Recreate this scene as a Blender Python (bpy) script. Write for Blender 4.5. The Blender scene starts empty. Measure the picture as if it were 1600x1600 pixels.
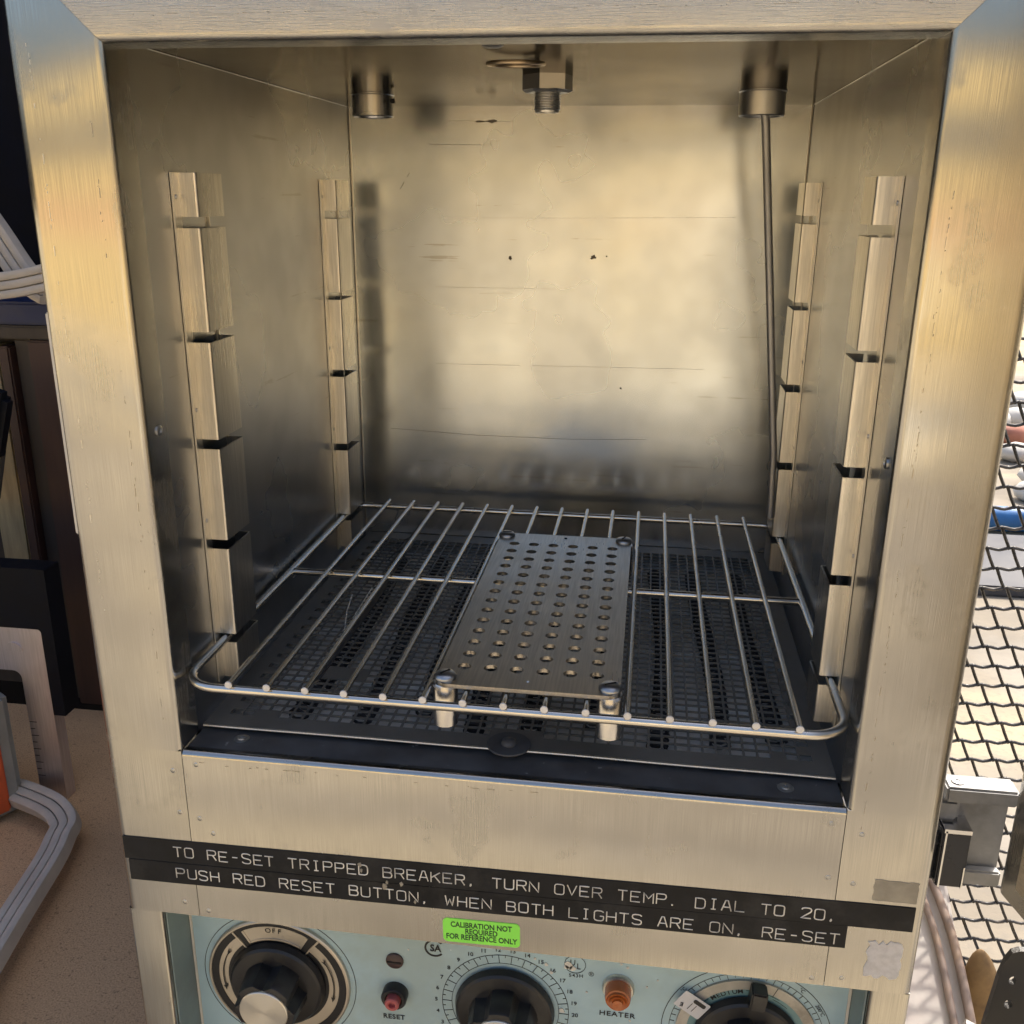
import bpy, bmesh, math, random
from mathutils import Vector, Matrix, Euler
random.seed(7)
R = math.radians
scene = bpy.context.scene
COL = scene.collection
PI = math.pi

# ------------------------------------------------------------------ camera
cam = bpy.data.cameras.new('camera')
cam.sensor_fit = 'HORIZONTAL'; cam.sensor_width = 36.0
cam.lens = 36.0 * 1510.626 / 1600.0
cam.clip_start = 0.01; cam.clip_end = 400.0
cam_ob = bpy.data.objects.new('camera', cam); COL.objects.link(cam_ob)
def rot(rx, ry, rz):
    return Matrix.Rotation(rz, 3, 'Z') @ Matrix.Rotation(rx, 3, 'X') @ Matrix.Rotation(ry, 3, 'Y')
M = rot(-0.31671, -0.0081, 0.13815)
right, fwd, up = M.col[0], M.col[1], M.col[2]
mw = Matrix((right, up, -fwd)).transposed().to_4x4()
mw.translation = Vector((0.0672, -0.44189, 0.29687))
cam_ob.matrix_world = mw
scene.camera = cam_ob

# ------------------------------------------------------------------ light
SUN_EL, SUN_AZ = R(52), R(33)          # azimuth measured from +Y towards +X
sd = Vector((math.sin(SUN_AZ) * math.cos(SUN_EL), math.cos(SUN_AZ) * math.cos(SUN_EL), math.sin(SUN_EL)))
world = bpy.data.worlds.new('World'); scene.world = world
world.use_nodes = True
wn = world.node_tree
wn.nodes.clear()
sky = wn.nodes.new('ShaderNodeTexSky'); sky.sky_type = 'NISHITA'; sky.sun_disc = False
sky.sun_elevation = SUN_EL; sky.sun_rotation = SUN_AZ
sky.air_density = 1.0; sky.dust_density = 7.0; sky.ozone_density = 1.0
bg = wn.nodes.new('ShaderNodeBackground'); bg.inputs['Strength'].default_value = 0.15
wo = wn.nodes.new('ShaderNodeOutputWorld')
wn.links.new(sky.outputs[0], bg.inputs[0]); wn.links.new(bg.outputs[0], wo.inputs[0])
sun = bpy.data.lights.new('sun', 'SUN'); sun.energy = 2.9; sun.angle = R(0.53); sun.color = (1.0, 0.93, 0.82)
sun_ob = bpy.data.objects.new('sun', sun); COL.objects.link(sun_ob)
sun_ob.location = (3, 4, 6)
sun_ob.rotation_euler = sd.to_track_quat('Z', 'Y').to_euler()
vs = scene.view_settings
scene.display_settings.display_device = 'sRGB'
vs.view_transform = 'Standard'; vs.look = 'None'; vs.exposure = 0.80; vs.gamma = 1.0; vs.use_curve_mapping = False
scene.render.engine = 'CYCLES'
scene.cycles.max_bounces = 6
scene.cycles.glossy_bounces = 5
scene.cycles.diffuse_bounces = 3
scene.cycles.blur_glossy = 0.6
scene.cycles.use_adaptive_sampling = True; scene.cycles.adaptive_threshold = 0.025; scene.cycles.use_denoising = True

# ------------------------------------------------------------------ materials
def newmat(name):
    m = bpy.data.materials.new(name); m.use_nodes = True
    nt = m.node_tree; b = nt.nodes['Principled BSDF']
    return m, nt, b
def noise(nt, scale, detail=4.0, vec=None, map_scale=None, rough=0.55):
    n = nt.nodes.new('ShaderNodeTexNoise'); n.inputs['Scale'].default_value = scale
    n.inputs['Detail'].default_value = detail; n.inputs['Roughness'].default_value = rough
    tc = nt.nodes.new('ShaderNodeNewGeometry')
    src = tc.outputs['Position']
    if map_scale:
        mp = nt.nodes.new('ShaderNodeMapping'); mp.inputs['Scale'].default_value = map_scale
        nt.links.new(src, mp.inputs['Vector']); src = mp.outputs['Vector']
    nt.links.new(src, n.inputs['Vector'])
    return n.outputs['Fac']
def ramp(nt, fac, stops):
    r = nt.nodes.new('ShaderNodeValToRGB')
    els = r.color_ramp.elements
    while len(els) < len(stops): els.new(0.5)
    for e, (p, c) in zip(els, stops):
        e.position = p; e.color = (*c, 1) if len(c) == 3 else c
    nt.links.new(fac, r.inputs['Fac'])
    return r.outputs['Color']
def mrange(nt, fac, a, b, fa=0.3, fb=0.7):
    n = nt.nodes.new('ShaderNodeMapRange'); n.interpolation_type = 'SMOOTHSTEP'
    n.inputs['From Min'].default_value = fa; n.inputs['From Max'].default_value = fb
    n.inputs['To Min'].default_value = a; n.inputs['To Max'].default_value = b
    nt.links.new(fac, n.inputs['Value'])
    return n.outputs['Result']
def mixc(nt, fac, a, b, mode='MIX'):
    n = nt.nodes.new('ShaderNodeMix'); n.data_type = 'RGBA'; n.blend_type = mode
    for sock, v in ((n.inputs['Factor'], fac), (n.inputs[6], a), (n.inputs[7], b)):
        if hasattr(v, 'is_output'): nt.links.new(v, sock)
        elif isinstance(v, tuple): sock.default_value = (*v, 1)
        else: sock.default_value = v
    return n.outputs[2]
def addv(nt, a, b, op='ADD'):
    n = nt.nodes.new('ShaderNodeMath'); n.operation = op
    for s, v in ((n.inputs[0], a), (n.inputs[1], b)):
        if hasattr(v, 'is_output'): nt.links.new(v, s)
        else: s.default_value = v
    return n.outputs[0]
def bump(nt, b, h, strength, dist, prev=None):
    n = nt.nodes.new('ShaderNodeBump'); n.inputs['Strength'].default_value = strength
    n.inputs['Distance'].default_value = dist
    nt.links.new(h, n.inputs['Height'])
    if prev: nt.links.new(prev, n.inputs['Normal'])
    nt.links.new(n.outputs['Normal'], b.inputs['Normal'])
    return n.outputs['Normal']

def steel(name, base, rough, aniso=0.0, tangent=None, grain=None, grain_amt=0.06, smudge=0.08, buckle=0.0, stain=None, gbump=0.0, scratch=None, blot=False):
    """bare stainless sheet: grain along one axis, finger smudges, slight buckling"""
    m, nt, b = newmat(name)
    b.inputs['Metallic'].default_value = 1.0
    sm = noise(nt, 9.0, 3)
    sm2 = noise(nt, 38.0, 1)
    r = addv(nt, mrange(nt, sm, -smudge, smudge), rough)
    c = mixc(nt, mrange(nt, sm2, 0, 1), tuple(x * 0.90 for x in base), base)
    if blot:
        bl = noise(nt, 21.0, 4, rough=0.62)
        bm_ = mrange(nt, bl, 0, 1, 0.54, 0.63)
        r = addv(nt, r, addv(nt, bm_, 0.085, 'MULTIPLY'))
        c = mixc(nt, addv(nt, bm_, 0.5, 'MULTIPLY'), c, tuple(x * 0.86 for x in base))
    if grain:
        g = noise(nt, 1.0, 2, map_scale=grain, rough=0.7)
        r = addv(nt, r, mrange(nt, g, -grain_amt, grain_amt))
        c = mixc(nt, mrange(nt, g, 0, 1), c, tuple(x * 0.80 for x in base))
        if gbump: prev = bump(nt, b, g, gbump, 0.0003)
        else: prev = None
    else: prev = None
    if scratch:
        s1 = noise(nt, 1.0, 2, map_scale=(7, 7, 260), rough=0.6)
        s2 = noise(nt, 1.0, 3, map_scale=(30, 30, 30), rough=0.7)
        c = mixc(nt, mrange(nt, addv(nt, s1, mrange(nt, s2, -0.06, 0.06)), 0, 0.55, 0.70, 0.74), c, scratch)
        s3 = noise(nt, 55.0, 3, rough=0.7)
        c = mixc(nt, mrange(nt, s3, 0, 0.6, 0.755, 0.79), c, tuple(x * 0.35 for x in base))
    if stain:
        st = noise(nt, 5.0, 4, rough=0.65)
        c = mixc(nt, mrange(nt, st, 0, 0.6, 0.55, 0.75), c, stain)
    if buckle:
        bk = noise(nt, 5.0, 1)
        prev = bump(nt, b, bk, buckle, 0.02, prev)
    nt.links.new(r, b.inputs['Roughness']); nt.links.new(c, b.inputs['Base Color'])
    if aniso:
        b.inputs['Anisotropic'].default_value = aniso
        cv = nt.nodes.new('ShaderNodeCombineXYZ')
        for i in range(3): cv.inputs[i].default_value = tangent[i]
        nt.links.new(cv.outputs[0], b.inputs['Tangent'])
    return m
def paint(name, base, rough=0.5, var=0.12, scale=30.0, dirt=None, dirt_amt=0.5, chips=None, chip_scale=60, bumpy=0.0, spec=0.5, metallic=0.0):
    m, nt, b = newmat(name)
    b.inputs['Metallic'].default_value = metallic
    b.inputs['Specular IOR Level'].default_value = spec
    n1 = noise(nt, scale, 5)
    c = mixc(nt, mrange(nt, n1, 0, 1), tuple(max(0, x * (1 - var)) for x in base), tuple(min(1, x * (1 + var)) for x in base))
    if dirt:
        n2 = noise(nt, scale * 0.4, 6, rough=0.7)
        c = mixc(nt, mrange(nt, n2, 0, dirt_amt, 0.48, 0.72), c, dirt)
    if chips:
        n3 = noise(nt, chip_scale, 3, rough=0.6)
        c = mixc(nt, mrange(nt, n3, 0, 1, 0.70, 0.715), c, chips)
    nt.links.new(c, b.inputs['Base Color'])
    nt.links.new(mrange(nt, n1, max(0.02, rough - 0.08), min(1, rough + 0.08)), b.inputs['Roughness'])
    if bumpy: bump(nt, b, n1, bumpy, 0.001)
    return m
def wood(name, a, c2, grain=(90, 90, 4), rough=0.6):
    m, nt, b = newmat(name)
    g = noise(nt, 1.0, 5, map_scale=grain, rough=0.65)
    c = ramp(nt, g, [(0.3, a), (0.7, c2)])
    nt.links.new(c, b.inputs['Base Color']); b.inputs['Roughness'].default_value = rough
    bump(nt, b, g, 0.25, 0.001)
    return m

WARM = (0.57, 0.555, 0.52)
MAT = {}
MAT['brush_v'] = steel('brushed steel vertical grain', WARM, 0.175, 0.95, (1, 0, 0), (2600, 2600, 22), 0.04, 0.025, 0.04, gbump=0.10, blot=True)
MAT['brush_h'] = steel('brushed steel horizontal grain', WARM, 0.25, 0.85, (0, 0, 1), (60, 2600, 2600), 0.05, 0.03, 0.05, gbump=0.10, blot=True)
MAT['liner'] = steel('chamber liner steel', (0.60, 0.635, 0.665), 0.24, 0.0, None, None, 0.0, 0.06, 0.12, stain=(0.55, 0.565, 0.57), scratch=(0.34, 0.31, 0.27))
MAT['liner_shaded'] = steel('shaded side liner steel', (0.45, 0.455, 0.46), 0.30, 0.0, None, None, 0.0, 0.05, 0.10, scratch=(0.30, 0.28, 0.25))  # same steel as the liner; its darker reflections are put into the colour
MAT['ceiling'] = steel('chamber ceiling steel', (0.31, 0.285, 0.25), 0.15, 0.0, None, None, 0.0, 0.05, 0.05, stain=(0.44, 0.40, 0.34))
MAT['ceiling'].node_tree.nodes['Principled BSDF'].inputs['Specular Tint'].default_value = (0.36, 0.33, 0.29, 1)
MAT['rail'] = steel('rail sheet steel', (0.74, 0.71, 0.65), 0.33, 0.0, None, (900, 900, 30), 0.04, 0.04)
MAT['wire'] = steel('shelf wire steel', (0.76, 0.73, 0.67), 0.22, 0.0, None, None, 0, 0.08, stain=(0.22, 0.17, 0.13))
MAT['wire_end'] = paint('cut wire end', (0.86, 0.82, 0.76), 0.5, 0.1)
MAT['plate'] = paint('floor plate dull steel', (0.20, 0.19, 0.172), 0.45, 0.12, 30, dirt=(0.13, 0.122, 0.11), dirt_amt=0.6, metallic=0.35)
MAT['ledge'] = paint('blackened ledge', (0.085, 0.086, 0.090), 0.42, 0.3, 40, dirt=(0.05, 0.05, 0.05), chips=(0.25, 0.25, 0.25), chip_scale=160)
MAT['under'] = paint('under floor insulation grey', (0.90, 0.88, 0.83), 0.6, 0.03, 25, dirt=(0.74, 0.72, 0.68))
MAT['coil'] = paint('heater coil dark', (0.03, 0.03, 0.034), 0.5, 0.2)
MAT['rackplate'] = steel('rack plate steel', (0.63, 0.575, 0.49), 0.36, 0.5, (1, 0, 0), (900, 30, 900), 0.04, 0.06, 0.03, stain=(0.46, 0.41, 0.35))
MAT['alu'] = steel('turned aluminium', (0.70, 0.69, 0.68), 0.28, 0.0, None, None, 0.0, 0.05, stain=(0.58, 0.57, 0.56))
MAT['zinc'] = steel('zinc screw', (0.50, 0.51, 0.52), 0.40, 0.0, None, None, 0, 0.12, stain=(0.28, 0.32, 0.38))
MAT['fitting'] = steel('grey pipe fitting', (0.66, 0.66, 0.66), 0.34, 0.0, None, None, 0, 0.1, stain=(0.48, 0.48, 0.48))
MAT['probe'] = steel('probe sheath', (0.52, 0.51, 0.50), 0.5, 0, None, None, 0, 0.08)
MAT['brass'] = steel('brass wire', (0.62, 0.48, 0.32), 0.32, 0, None, None, 0, 0.08)
MAT['gap'] = paint('dark joint', (0.012, 0.011, 0.010), 0.8, 0.2)
MAT['tape'] = paint('black label tape', (0.010, 0.011, 0.014), 0.36, 0.3, 60, dirt=(0.045, 0.045, 0.045), dirt_amt=0.6, spec=0.22)
MAT['emboss'] = paint('embossed white letter', (0.76, 0.73, 0.66), 0.5, 0.15, 70, dirt=(0.20, 0.19, 0.18), dirt_amt=0.85)
MAT['green'] = paint('fluorescent green sticker', (0.30, 0.93, 0.10), 0.45, 0.04, 40)
MAT['ink'] = paint('black print', (0.012, 0.012, 0.014), 0.5, 0.1)
MAT['ink_green'] = paint('dark print on green', (0.015, 0.05, 0.02), 0.5, 0.1)
MAT['blue'] = paint('pale blue enamel', (0.40, 0.56, 0.62), 0.42, 0.06, 14, dirt=(0.33, 0.41, 0.39), dirt_amt=0.7, chips=(0.75, 0.77, 0.76), chip_scale=75)
MAT['blue_side'] = paint('blue grey enamel', (0.20, 0.26, 0.26), 0.45, 0.15, 20, dirt=(0.13, 0.14, 0.13))
MAT['knob'] = paint('black knob plastic', (0.014, 0.014, 0.016), 0.36, 0.2, 60, dirt=(0.05, 0.05, 0.05), dirt_amt=0.5)
MAT['dialblack'] = paint('black dial print', (0.010, 0.011, 0.014), 0.4, 0.15)
MAT['dialsilver'] = steel('dial silver', (0.60, 0.56, 0.50), 0.42, 0, None, None, 0, 0.06)
MAT['ringworn'] = paint('worn silver ring', (0.48, 0.46, 0.41), 0.5, 0.15, 50, dirt=(0.20, 0.18, 0.15), dirt_amt=0.7, metallic=0.3)
MAT['teal'] = paint('dial teal', (0.17, 0.30, 0.31), 0.45, 0.1)
def cap_mat():
    m, nt, b = newmat('spun aluminium cap')
    b.inputs['Metallic'].default_value = 1; b.inputs['Roughness'].default_value = 0.34
    b.inputs['Base Color'].default_value = (0.72, 0.70, 0.66, 1); b.inputs['Anisotropic'].default_value = 0.85
    t = nt.nodes.new('ShaderNodeTangent'); t.direction_type = 'RADIAL'; t.axis = 'Y'
    b.inputs['Anisotropic Rotation'].default_value = 0.25
    nt.links.new(t.outputs[0], b.inputs['Tangent'])
    return m
MAT['cap'] = cap_mat()
MAT['red'] = paint('faded red button', (0.42, 0.10, 0.10), 0.45, 0.15)
MAT['dullred'] = paint('dark red plug', (0.05, 0.03, 0.03), 0.4, 0.2)
def amber_mat():
    m, nt, b = newmat('amber lens')
    b.inputs['Base Color'].default_value = (0.42, 0.11, 0.02, 1); b.inputs['Roughness'].default_value = 0.22
    b.inputs['Subsurface Weight'].default_value = 0.4; b.inputs['Subsurface Radius'].default_value = (0.004, 0.0015, 0.0005)
    b.inputs['Coat Weight'].default_value = 0.4
    return m
MAT['amber'] = amber_mat()
MAT['paper'] = paint('paper tape', (0.62, 0.62, 0.64), 0.7, 0.06)
MAT['residue'] = paint('tape residue', (0.33, 0.31, 0.27), 0.55, 0.2, 60, metallic=0.5)
MAT['whiteresidue'] = paint('torn white paper', (0.60, 0.59, 0.60), 0.8, 0.1, 200, bumpy=0.4)
MAT['pale'] = paint('pale catch strip', (0.70, 0.66, 0.58), 0.4, 0.05)
def particle_mat():
    m, nt, b = newmat('particle board')
    n1 = noise(nt, 700, 3); n2 = noise(nt, 7, 5); n3 = noise(nt, 330, 2)
    c = ramp(nt, n1, [(0.28, (0.23, 0.136, 0.066)), (0.45, (0.45, 0.285, 0.155)), (0.75, (0.62, 0.405, 0.235))])
    c = mixc(nt, mrange(nt, n3, 0, 0.6, 0.62, 0.70), c, (0.15, 0.095, 0.056))
    c = mixc(nt, mrange(nt, n2, 0, 0.45, 0.4, 0.7), c, (0.27, 0.168, 0.092))
    nt.links.new(c, b.inputs['Base Color']); b.inputs['Roughness'].default_value = 0.8
    bump(nt, b, n1, 0.3, 0.0008)
    return m
MAT['particle'] = particle_mat()
MAT['brownboard'] = wood('dark brown board', (0.040, 0.018, 0.013), (0.065, 0.030, 0.022), (60, 60, 4))
MAT['shadeblack'] = paint('shade black wall panel', (0.0045, 0.005, 0.009), 0.8, 0.3, spec=0.1)  # near black stands in for the deep shade on this wall
MAT['darkpost'] = wood('dark timber', (0.028, 0.020, 0.016), (0.05, 0.038, 0.03), (80, 80, 4))
MAT['litwood'] = wood('lit timber', (0.20, 0.14, 0.07), (0.50, 0.38, 0.20), (45, 45, 6))  # timber paled to stand in for the dappled light falling on it
MAT['bluebin'] = paint('dark blue plastic', (0.006, 0.016, 0.075), 0.5, 0.1)
MAT['hose'] = paint('grey ribbed plastic', (0.44, 0.395, 0.345), 0.45, 0.08, 40)
MAT['blackplastic'] = paint('black handle plastic', (0.005, 0.006, 0.010), 0.5, 0.2, spec=0.12)
MAT['aluarm'] = steel('anodised aluminium arm', (0.66, 0.61, 0.64), 0.42, 0, None, (500, 500, 20), 0.04, 0.06)
MAT['casegrey'] = paint('grey case plastic', (0.22, 0.215, 0.20), 0.6, 0.1)
MAT['orange'] = paint('orange case plastic', (0.50, 0.085, 0.025), 0.5, 0.08)
def pavement_mat():
    m, nt, b = newmat('band streaked paving')
    a = noise(nt, 1.0, 3, map_scale=(0.28, 1.9, 1.0), rough=0.6); f = noise(nt, 45.0, 4, rough=0.7); p = noise(nt, 2.2, 4)
    c = ramp(nt, a, [(0.34, (0.175, 0.152, 0.12)), (0.48, (0.27, 0.235, 0.18)), (0.60, (0.42, 0.355, 0.235)), (0.72, (0.33, 0.29, 0.225))])  # streaks put into the colour to give the steel banded reflections
    c = mixc(nt, mrange(nt, f, 0, 0.5, 0.45, 0.7), c, (0.20, 0.18, 0.15))
    c = mixc(nt, mrange(nt, p, 0, 0.4, 0.5, 0.7), c, (0.36, 0.34, 0.30))
    nt.links.new(c, b.inputs['Base Color']); b.inputs['Roughness'].default_value = 0.85
    bump(nt, b, f, 0.3, 0.004)
    return m
MAT['concrete'] = pavement_mat()
MAT['drygrass'] = paint('dry straw ground', (0.47, 0.39, 0.24), 0.95, 0.2, 3, dirt=(0.40, 0.33, 0.21))
MAT['fence_y'] = wood('yellow reflection board', (0.56, 0.44, 0.21), (0.66, 0.53, 0.27), (3, 20, 20))  # the three board tones only serve to band the steel reflections
MAT['fence_o'] = wood('orange reflection board', (0.55, 0.36, 0.20), (0.62, 0.42, 0.24), (3, 20, 20))
MAT['fence_g'] = wood('grey reflection board', (0.17, 0.165, 0.14), (0.22, 0.21, 0.18), (3, 20, 20))
MAT['path'] = paint('grey band strip', (0.24, 0.225, 0.19), 0.9, 0.1, 4)  # for the added strip that bands the reflections
MAT['mesh'] = paint('black coated mesh', (0.035, 0.034, 0.034), 0.28, 0.2, 200, dirt=(0.16, 0.13, 0.10))
MAT['castalu'] = paint('cast hinge metal', (0.24, 0.245, 0.255), 0.5, 0.15, 90, dirt=(0.15, 0.145, 0.14), metallic=0.4)
MAT['latch'] = paint('dark blue black block', (0.010, 0.013, 0.022), 0.25, 0.2)
MAT['chrome'] = steel('bright edge strip', (0.75, 0.75, 0.76), 0.2)
MAT['black'] = paint('black steel bracket', (0.008, 0.008, 0.009), 0.45, 0.2)
MAT['tan'] = paint('tan leather', (0.26, 0.165, 0.07), 0.65, 0.15, 30, dirt=(0.10, 0.055, 0.03), dirt_amt=0.8)
MAT['tanrod'] = paint('weathered pinkish pipe', (0.24, 0.18, 0.15), 0.55, 0.2, 60, dirt=(0.36, 0.23, 0.11))
MAT['lid'] = paint('pale pinkish lid', (0.50, 0.46, 0.42), 0.6, 0.1, 20, dirt=(0.36, 0.28, 0.26))
MAT['soot'] = paint('soot', (0.16, 0.135, 0.11), 0.6, 0.3, 300)
MAT['soot2'] = steel('scratched steel', (0.54, 0.52, 0.48), 0.32)
MAT['scuff'] = steel('weld scuff', (0.46, 0.42, 0.36), 0.34)
MAT['scuffl'] = steel('pale scuff', (0.80, 0.78, 0.74), 0.3)
MAT['reflector_white'] = paint('white reflector board', (0.80, 0.77, 0.66), 0.7, 0.06, 4)  # for the added reflectors behind the viewer
MAT['stone_w'] = paint('white cobble', (0.62, 0.60, 0.55), 0.8, 0.12, 10)
MAT['stone_r'] = paint('red cobble', (0.40, 0.17, 0.12), 0.8, 0.15, 10)
MAT['tarp'] = paint('blue tarp', (0.03, 0.16, 0.42), 0.5, 0.2, 6)
MAT['slate'] = paint('dark slate slab', (0.05, 0.055, 0.07), 0.6, 0.15, 5)

# ------------------------------------------------------------------ geometry helpers
class G:
    def __init__(s): s.v = []; s.f = []
    def add(s, vs, fs):
        o = len(s.v); s.v += [tuple(v) for v in vs]; s.f += [tuple(i + o for i in f) for f in fs]; return s
    def box(s, a, b):
        x0, y0, z0 = a; x1, y1, z1 = b
        return s.add([(x0,y0,z0),(x1,y0,z0),(x1,y1,z0),(x0,y1,z0),(x0,y0,z1),(x1,y0,z1),(x1,y1,z1),(x0,y1,z1)],
                     [(0,3,2,1),(4,5,6,7),(0,1,5,4),(1,2,6,5),(2,3,7,6),(3,0,4,7)])
    def bbox(s, a, b, r=0.001):
        """box with chamfered edges"""
        bm = bmesh.new()
        x0, y0, z0 = a; x1, y1, z1 = b
        bmesh.ops.create_cube(bm, size=1.0, matrix=Matrix.Translation(((x0+x1)/2, (y0+y1)/2, (z0+z1)/2)) @ Matrix.Diagonal((x1-x0, y1-y0, z1-z0, 1)))
        bmesh.ops.bevel(bm, geom=bm.edges[:], offset=r, segments=2, affect='EDGES')
        bm.verts.index_update()
        s.add([v.co[:] for v in bm.verts], [[v.index for v in f.verts] for f in bm.faces]); bm.free(); return s
    def prism(s, poly, axis, a, b):
        """extrude 2D poly along axis (0,1,2) from a to b"""
        n = len(poly)
        def P(p, t):
            q = list(p); q.insert(axis, t); return tuple(q)
        vs = [P(p, a) for p in poly] + [P(p, b) for p in poly]
        fs = [tuple(range(n))[::-1], tuple(range(n, 2*n))] + [(i, (i+1) % n, n+(i+1) % n, n+i) for i in range(n)]
        return s.add(vs, fs)
    def sheet(s, prof, axis, a, b):
        """open profile swept along axis; a, b may be functions of the profile point"""
        n = len(prof)
        fa = a if callable(a) else (lambda p: a); fb = b if callable(b) else (lambda p: b)
        def P(p, t):
            q = list(p); q.insert(axis, t); return tuple(q)
        vs = [P(p, fa(p)) for p in prof] + [P(p, fb(p)) for p in prof]
        return s.add(vs, [(i, i+1, n+i+1, n+i) for i in range(n-1)])
    def lathe(s, prof, c, axis=2, seg=32, rad=None):
        """prof: list of (r, h) along axis; rad(h_index, angle) multiplies r"""
        vs = []; n = len(prof)
        for k in range(seg):
            t = 2*PI*k/seg
            for i, (r, h) in enumerate(prof):
                rr = r * (rad(i, t) if rad else 1)
                u, w = rr*math.cos(t), rr*math.sin(t)
                if axis == 2: p = (u, w, h)
                elif axis == 1: p = (u, h, w)
                else: p = (h, u, w)
                vs.append((p[0]+c[0], p[1]+c[1], p[2]+c[2]))
        fs = []
        for k in range(seg):
            k2 = (k+1) % seg
            for i in range(n-1):
                fs.append((k*n+i, k2*n+i, k2*n+i+1, k*n+i+1))
        o = len(vs)
        if prof[0][0] > 1e-6: fs.append(tuple(k*n for k in range(seg))[::-1])
        if prof[-1][0] > 1e-6: fs.append(tuple(k*n+n-1 for k in range(seg)))
        return s.add(vs, fs)
    def tube(s, pts, r, seg=8, closed=False, caps=True, flat=1.0):
        pts = [Vector(p) for p in pts]; n = len(pts); rings = []
        prev = None; vs = []
        for i, p in enumerate(pts):
            if closed: t = (pts[(i+1) % n] - pts[i-1]).normalized()
            else: t = (pts[min(i+1, n-1)] - pts[max(i-1, 0)]).normalized()
            if prev is None:
                a = Vector((0,0,1)) if abs(t.z) < 0.9 else Vector((1,0,0))
                u = t.cross(a).normalized()
            else:
                u = (prev - t * prev.dot(t)).normalized()
            w = t.cross(u); prev = u
            rr = r[i] if isinstance(r, (list, tuple)) else r
            for k in range(seg):
                an = 2*PI*k/seg
                vs.append(p + u*rr*math.cos(an) + w*rr*flat*math.sin(an))
        fs = []
        m = n if closed else n-1
        for i in range(m):
            j = (i+1) % n
            for k in range(seg):
                k2 = (k+1) % seg
                fs.append((i*seg+k, i*seg+k2, j*seg+k2, j*seg+k))
        if caps and not closed:
            fs.append(tuple(range(seg))[::-1]); fs.append(tuple((n-1)*seg+k for k in range(seg)))
        return s.add(vs, fs)
    def annulus(s, c, r0, r1, a0, a1, y, th=0.0004, seg=None):
        """ring sector in an XZ plane, front at y, a little thickness behind"""
        full = abs(a1-a0) >= 2*PI-1e-6
        seg = seg or max(3, int(abs(a1-a0)/(2*PI)*72))
        vs = []
        for k in range(seg + (0 if full else 1)):
            t = a0 + (a1-a0)*k/seg
            for rr, yy in ((r0, y), (r1, y), (r1, y+th), (r0, y+th)):
                vs.append((c[0]+rr*math.cos(t), yy, c[1]+rr*math.sin(t)))
        m = len(vs)//4; fs = []
        for k in range(seg):
            a, b = (k % m)*4, ((k+1) % m)*4
            for i in range(4):
                j = (i+1) % 4
                fs.append((a+i, a+j, b+j, b+i))
        if not full: fs += [(0,1,2,3), (m*4-4, m*4-1, m*4-2, m*4-3)]
        return s.add(vs, fs)
    def xf(s, mat):
        s.v = [tuple(mat @ Vector(v)) for v in s.v]; return s

WL = {}    # world location of every object made
def build(name, g, mat, parent=None, smooth=40, origin=None):
    me = bpy.data.meshes.new(name)
    xs = list(zip(*g.v))
    c = Vector(origin) if origin else Vector([(min(a)+max(a))/2 for a in xs])
    me.from_pydata([tuple(Vector(v)-c) for v in g.v], [], g.f)
    bm = bmesh.new(); bm.from_mesh(me); bmesh.ops.recalc_face_normals(bm, faces=bm.faces); bm.to_mesh(me); bm.free()
    if smooth:
        for p in me.polygons: p.use_smooth = True
        me.set_sharp_from_angle(angle=R(smooth))
    me.materials.append(MAT[mat]); me.update()
    o = bpy.data.objects.new(name, me); COL.objects.link(o)
    place(o, c, parent)
    return o
def place(o, c, parent):
    c = Vector(c)
    WL[o] = c
    if parent:
        o.parent = parent; o.location = c - WL[parent]
    else: o.location = c
def clone(src, loc, parent):
    o = src.copy(); COL.objects.link(o); o.parent = None; place(o, loc, parent); return o
def thing(name, loc, label, cat, group=None):
    o = bpy.data.objects.new(name, None); COL.objects.link(o); o.empty_display_size = 0.02
    place(o, loc, None); tag(o, label, cat, group); return o
def tag(o, label, cat, group=None):
    o['label'] = label; o['category'] = cat
    if group: o['group'] = group
    return o
def structure(o): o['kind'] = 'structure'; return o
def arc2(cx, cy, r, a0, a1, n):
    return [(cx + r*math.cos(a0+(a1-a0)*k/n), cy + r*math.sin(a0+(a1-a0)*k/n)) for k in range(n+1)]
def text_mesh(body, size, bold=0.0, space=1.0, width=1.0):
    """flat glyphs as (verts, faces) in XY, centred on the origin"""
    cu = bpy.data.curves.new('lettering', 'FONT'); cu.body = body; cu.size = size; cu.offset = bold
    cu.align_x = 'CENTER'; cu.align_y = 'CENTER'; cu.space_character = space; cu.resolution_u = 3
    ob = bpy.data.objects.new('lettering', cu); COL.objects.link(ob)
    bpy.context.view_layer.update()
    me = bpy.data.meshes.new_from_object(ob.evaluated_get(bpy.context.evaluated_depsgraph_get()))
    vs = [(v.co.x*width, v.co.y) for v in me.vertices]; fs = [tuple(p.vertices) for p in me.polygons]
    bpy.data.objects.remove(ob); bpy.data.curves.remove(cu); bpy.data.meshes.remove(me)
    return vs, fs
def put_text(g, body, size, cx, cz, y, ang=0.0, **k):
    vs, fs = text_mesh(body, size, **k)
    ca, sa = math.cos(ang), math.sin(ang)
    g.add([(cx + x*ca - z*sa, y, cz + x*sa + z*ca) for x, z in vs], fs)
    return g

# ------------------------------------------------------------------ setting
GZ = -1.05
structure(build('ground', G().add([(-90,-90,GZ-0.004),(90,-90,GZ-0.004),(90,90,GZ-0.004),(-90,90,GZ-0.004)], [(0,1,2,3)]), 'drygrass', smooth=0))
structure(build('pavement', G().box((-7.0,-4.7,GZ-0.1), (6.0,8.0,GZ)), 'concrete', smooth=0))
structure(build('path', G().box((-14,-6.4,GZ-0.1), (14,-5.55,GZ)), 'path', smooth=0))  # last one: unseen strip added to put a grey band into the steel reflections
BZ = -0.32      # bench top

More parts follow.
